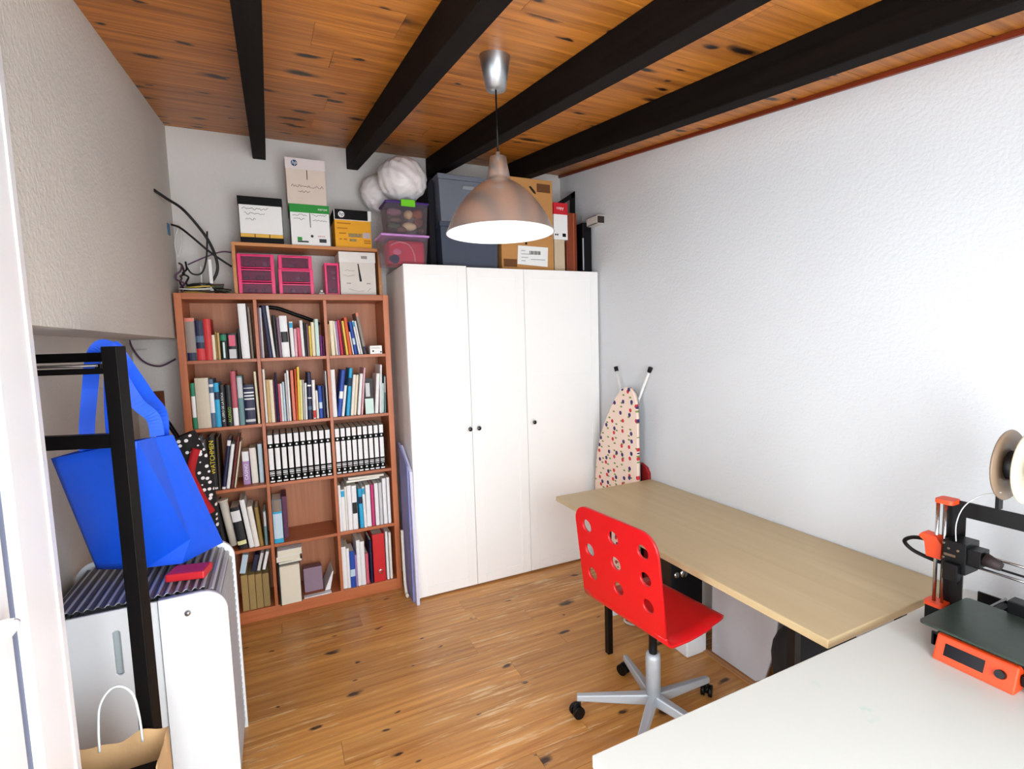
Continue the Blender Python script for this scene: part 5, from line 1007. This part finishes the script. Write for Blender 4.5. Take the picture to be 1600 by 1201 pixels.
# ------------------------------------------------------------------ wooden pole and polka dot bag behind it
b = B(); b.cyl((-0.478, 2.68, 0.0), (-0.478, 2.68, 1.422), 0.022, 0.022, seg=16); b.thing('wooden_pole', wood('brown_pole', (70, 36, 20), (100, 56, 34), axis='z'), 'brown round wooden pole standing behind the blue bag', 'pole')
PD = dots('polka_fabric', (18, 12, 14), [(40, 0.30, (236, 232, 230), (0, 0, 0), 1.0, (1, 0.4, 1))])
e = empty('polka_dot_bag', (-0.36, 2.62, 0.70), 'black polka dot bag with red trim behind the blue bag', 'bag')
def poly_bag(i, j):
    z = 1.225 - 0.50 * j; a = 2 * math.pi * i; cx = -0.398 + 0.085 * j; rx = 0.042 + 0.034 * math.sin(math.pi * min(1, j * 1.05 + 0.12)); ry = 0.042
    if j > 0.999: rx = ry = 0.004
    wob = 1 + 0.06 * math.sin(5 * a + 9 * j)
    return Vector((cx + rx * wob * math.cos(a), 2.60 + ry * wob * math.sin(a), z + 0.02 * math.cos(a)))
b = B(); b.grid(poly_bag, 28, 18); b.part('body', PD, e)
b = B(); b.tube([(-0.335, 2.55, 1.17), (-0.352, 2.545, 1.12), (-0.362, 2.54, 1.06), (-0.345, 2.54, 1.00), (-0.325, 2.545, 0.94), (-0.300, 2.55, 0.88)], 0.017, 10); b.part('red_trim', mat('red_fabric', (178, 16, 26), 0.8), e)
b = B(); b.tube([(-0.40, 2.59, 1.20), (-0.450, 2.64, 1.28), (-0.478, 2.651, 1.31), (-0.508, 2.68, 1.32), (-0.478, 2.709, 1.31), (-0.447, 2.68, 1.28), (-0.40, 2.61, 1.21)], 0.005, 8); b.part('hanging_loop', BLACK, e)

# ------------------------------------------------------------------ boards beside the wardrobe
b = B(); b.prism([(2.942, 0.0), (3.20, 0.0), (3.20, 0.95), (2.975, 0.825)], 'x', 0.690, 0.708); b.thing('foam_board', mat('pale_lilac_board', (214, 214, 236), 0.6, var=0.02), 'pale lilac board standing against the wardrobe side', 'board', bevel=0.001)
b = B(); b.prism([(2.99, 0.0), (3.20, 0.0), (3.20, 0.97), (2.995, 0.86)], 'x', 0.6785, 0.689); b.thing('foam_board', mat('shaded_face_blue', (128, 136, 190), 0.6, var=0.1), 'board painted blue-grey for its shaded side, between bookcase and pale lilac board', 'board', bevel=0.001)  # blue-grey colour paints the shaded left face of the board
b = B(); b.tube([(0.660, 3.13, 0.42), (0.660, 3.13, 0.25), (0.660, 3.12, 0.10), (0.660, 3.095, 0.03), (0.658, 3.06, 0.014), (0.654, 3.04, 0.03)], 0.0095, 10); b.thing('cane', mat('ivory_plastic', (226, 220, 206), 0.5), 'ivory J-shaped tube standing between bookcase and boards', 'tube')

# ------------------------------------------------------------------ kraft paper bag
KR = mat('kraft_paper', (206, 168, 120), 0.8, var=0.06, scale=14, bump=0.3, bscale=30); KD = mat('kraft_inside', (168, 140, 104), 0.85, var=0.08, scale=20)
kb = empty('paper_bag', (-0.44, 1.51, 0), 'brown kraft paper bag with white cord handles on the floor', 'bag')
zt = 0.575
x0, x1, y0, y1 = -0.545, -0.330, 1.435, 1.590
def wall_grid(p, q, wav, seed):
    p, q = Vector(p), Vector(q)
    def fn(i, j):
        top = zt + (wav * (math.sin(9 * i + seed) + 0.6 * math.sin(17 * i + 2 * seed)) if j > 0.99 else 0)
        v = p.lerp(q, i); return Vector((v.x, v.y, j * top))
    return fn
for p, q, w, s_, nm in (((x0, y1), (x1, y1), 0.007, 1.0, 'back_wall'), ((x0, y0), (x1, y0), 0.006, 2.2, 'front_wall'), ((x1, y0), (x1, y1), 0.003, 0.3, 'side_wall'), ((x0, y0), (x0, y1), 0.004, 4.0, 'side_wall')):
    b = B(); b.grid(wall_grid((*p, 0), (*q, 0), w, s_), 24, 8); b.part(nm, KR, kb, solid=0.0016)
b = B(); b.box(x0, x1, y0, y1, 0.0, 0.003); b.part('bottom', KD, kb)
b = B(); b.box(x0 + 0.006, x1 - 0.006, y0 + 0.006, y1 - 0.006, 0.004, 0.49); b.part('dark_fill', mat('fill_black', (12, 10, 10), 0.95), kb)  # black block filling the inside of the bag
for yy in (y1 - 0.006, ):
    b = B(); b.tube([(-0.480, yy, 0.560), (-0.478, yy, 0.62), (-0.470, yy, 0.685), (-0.446, yy, 0.722), (-0.420, yy, 0.722), (-0.398, yy, 0.69), (-0.390, yy, 0.625), (-0.388, yy, 0.555)], 0.0028, 8); b.part('cord_handle', mat('white_cord', (232, 238, 240), 0.6), kb)
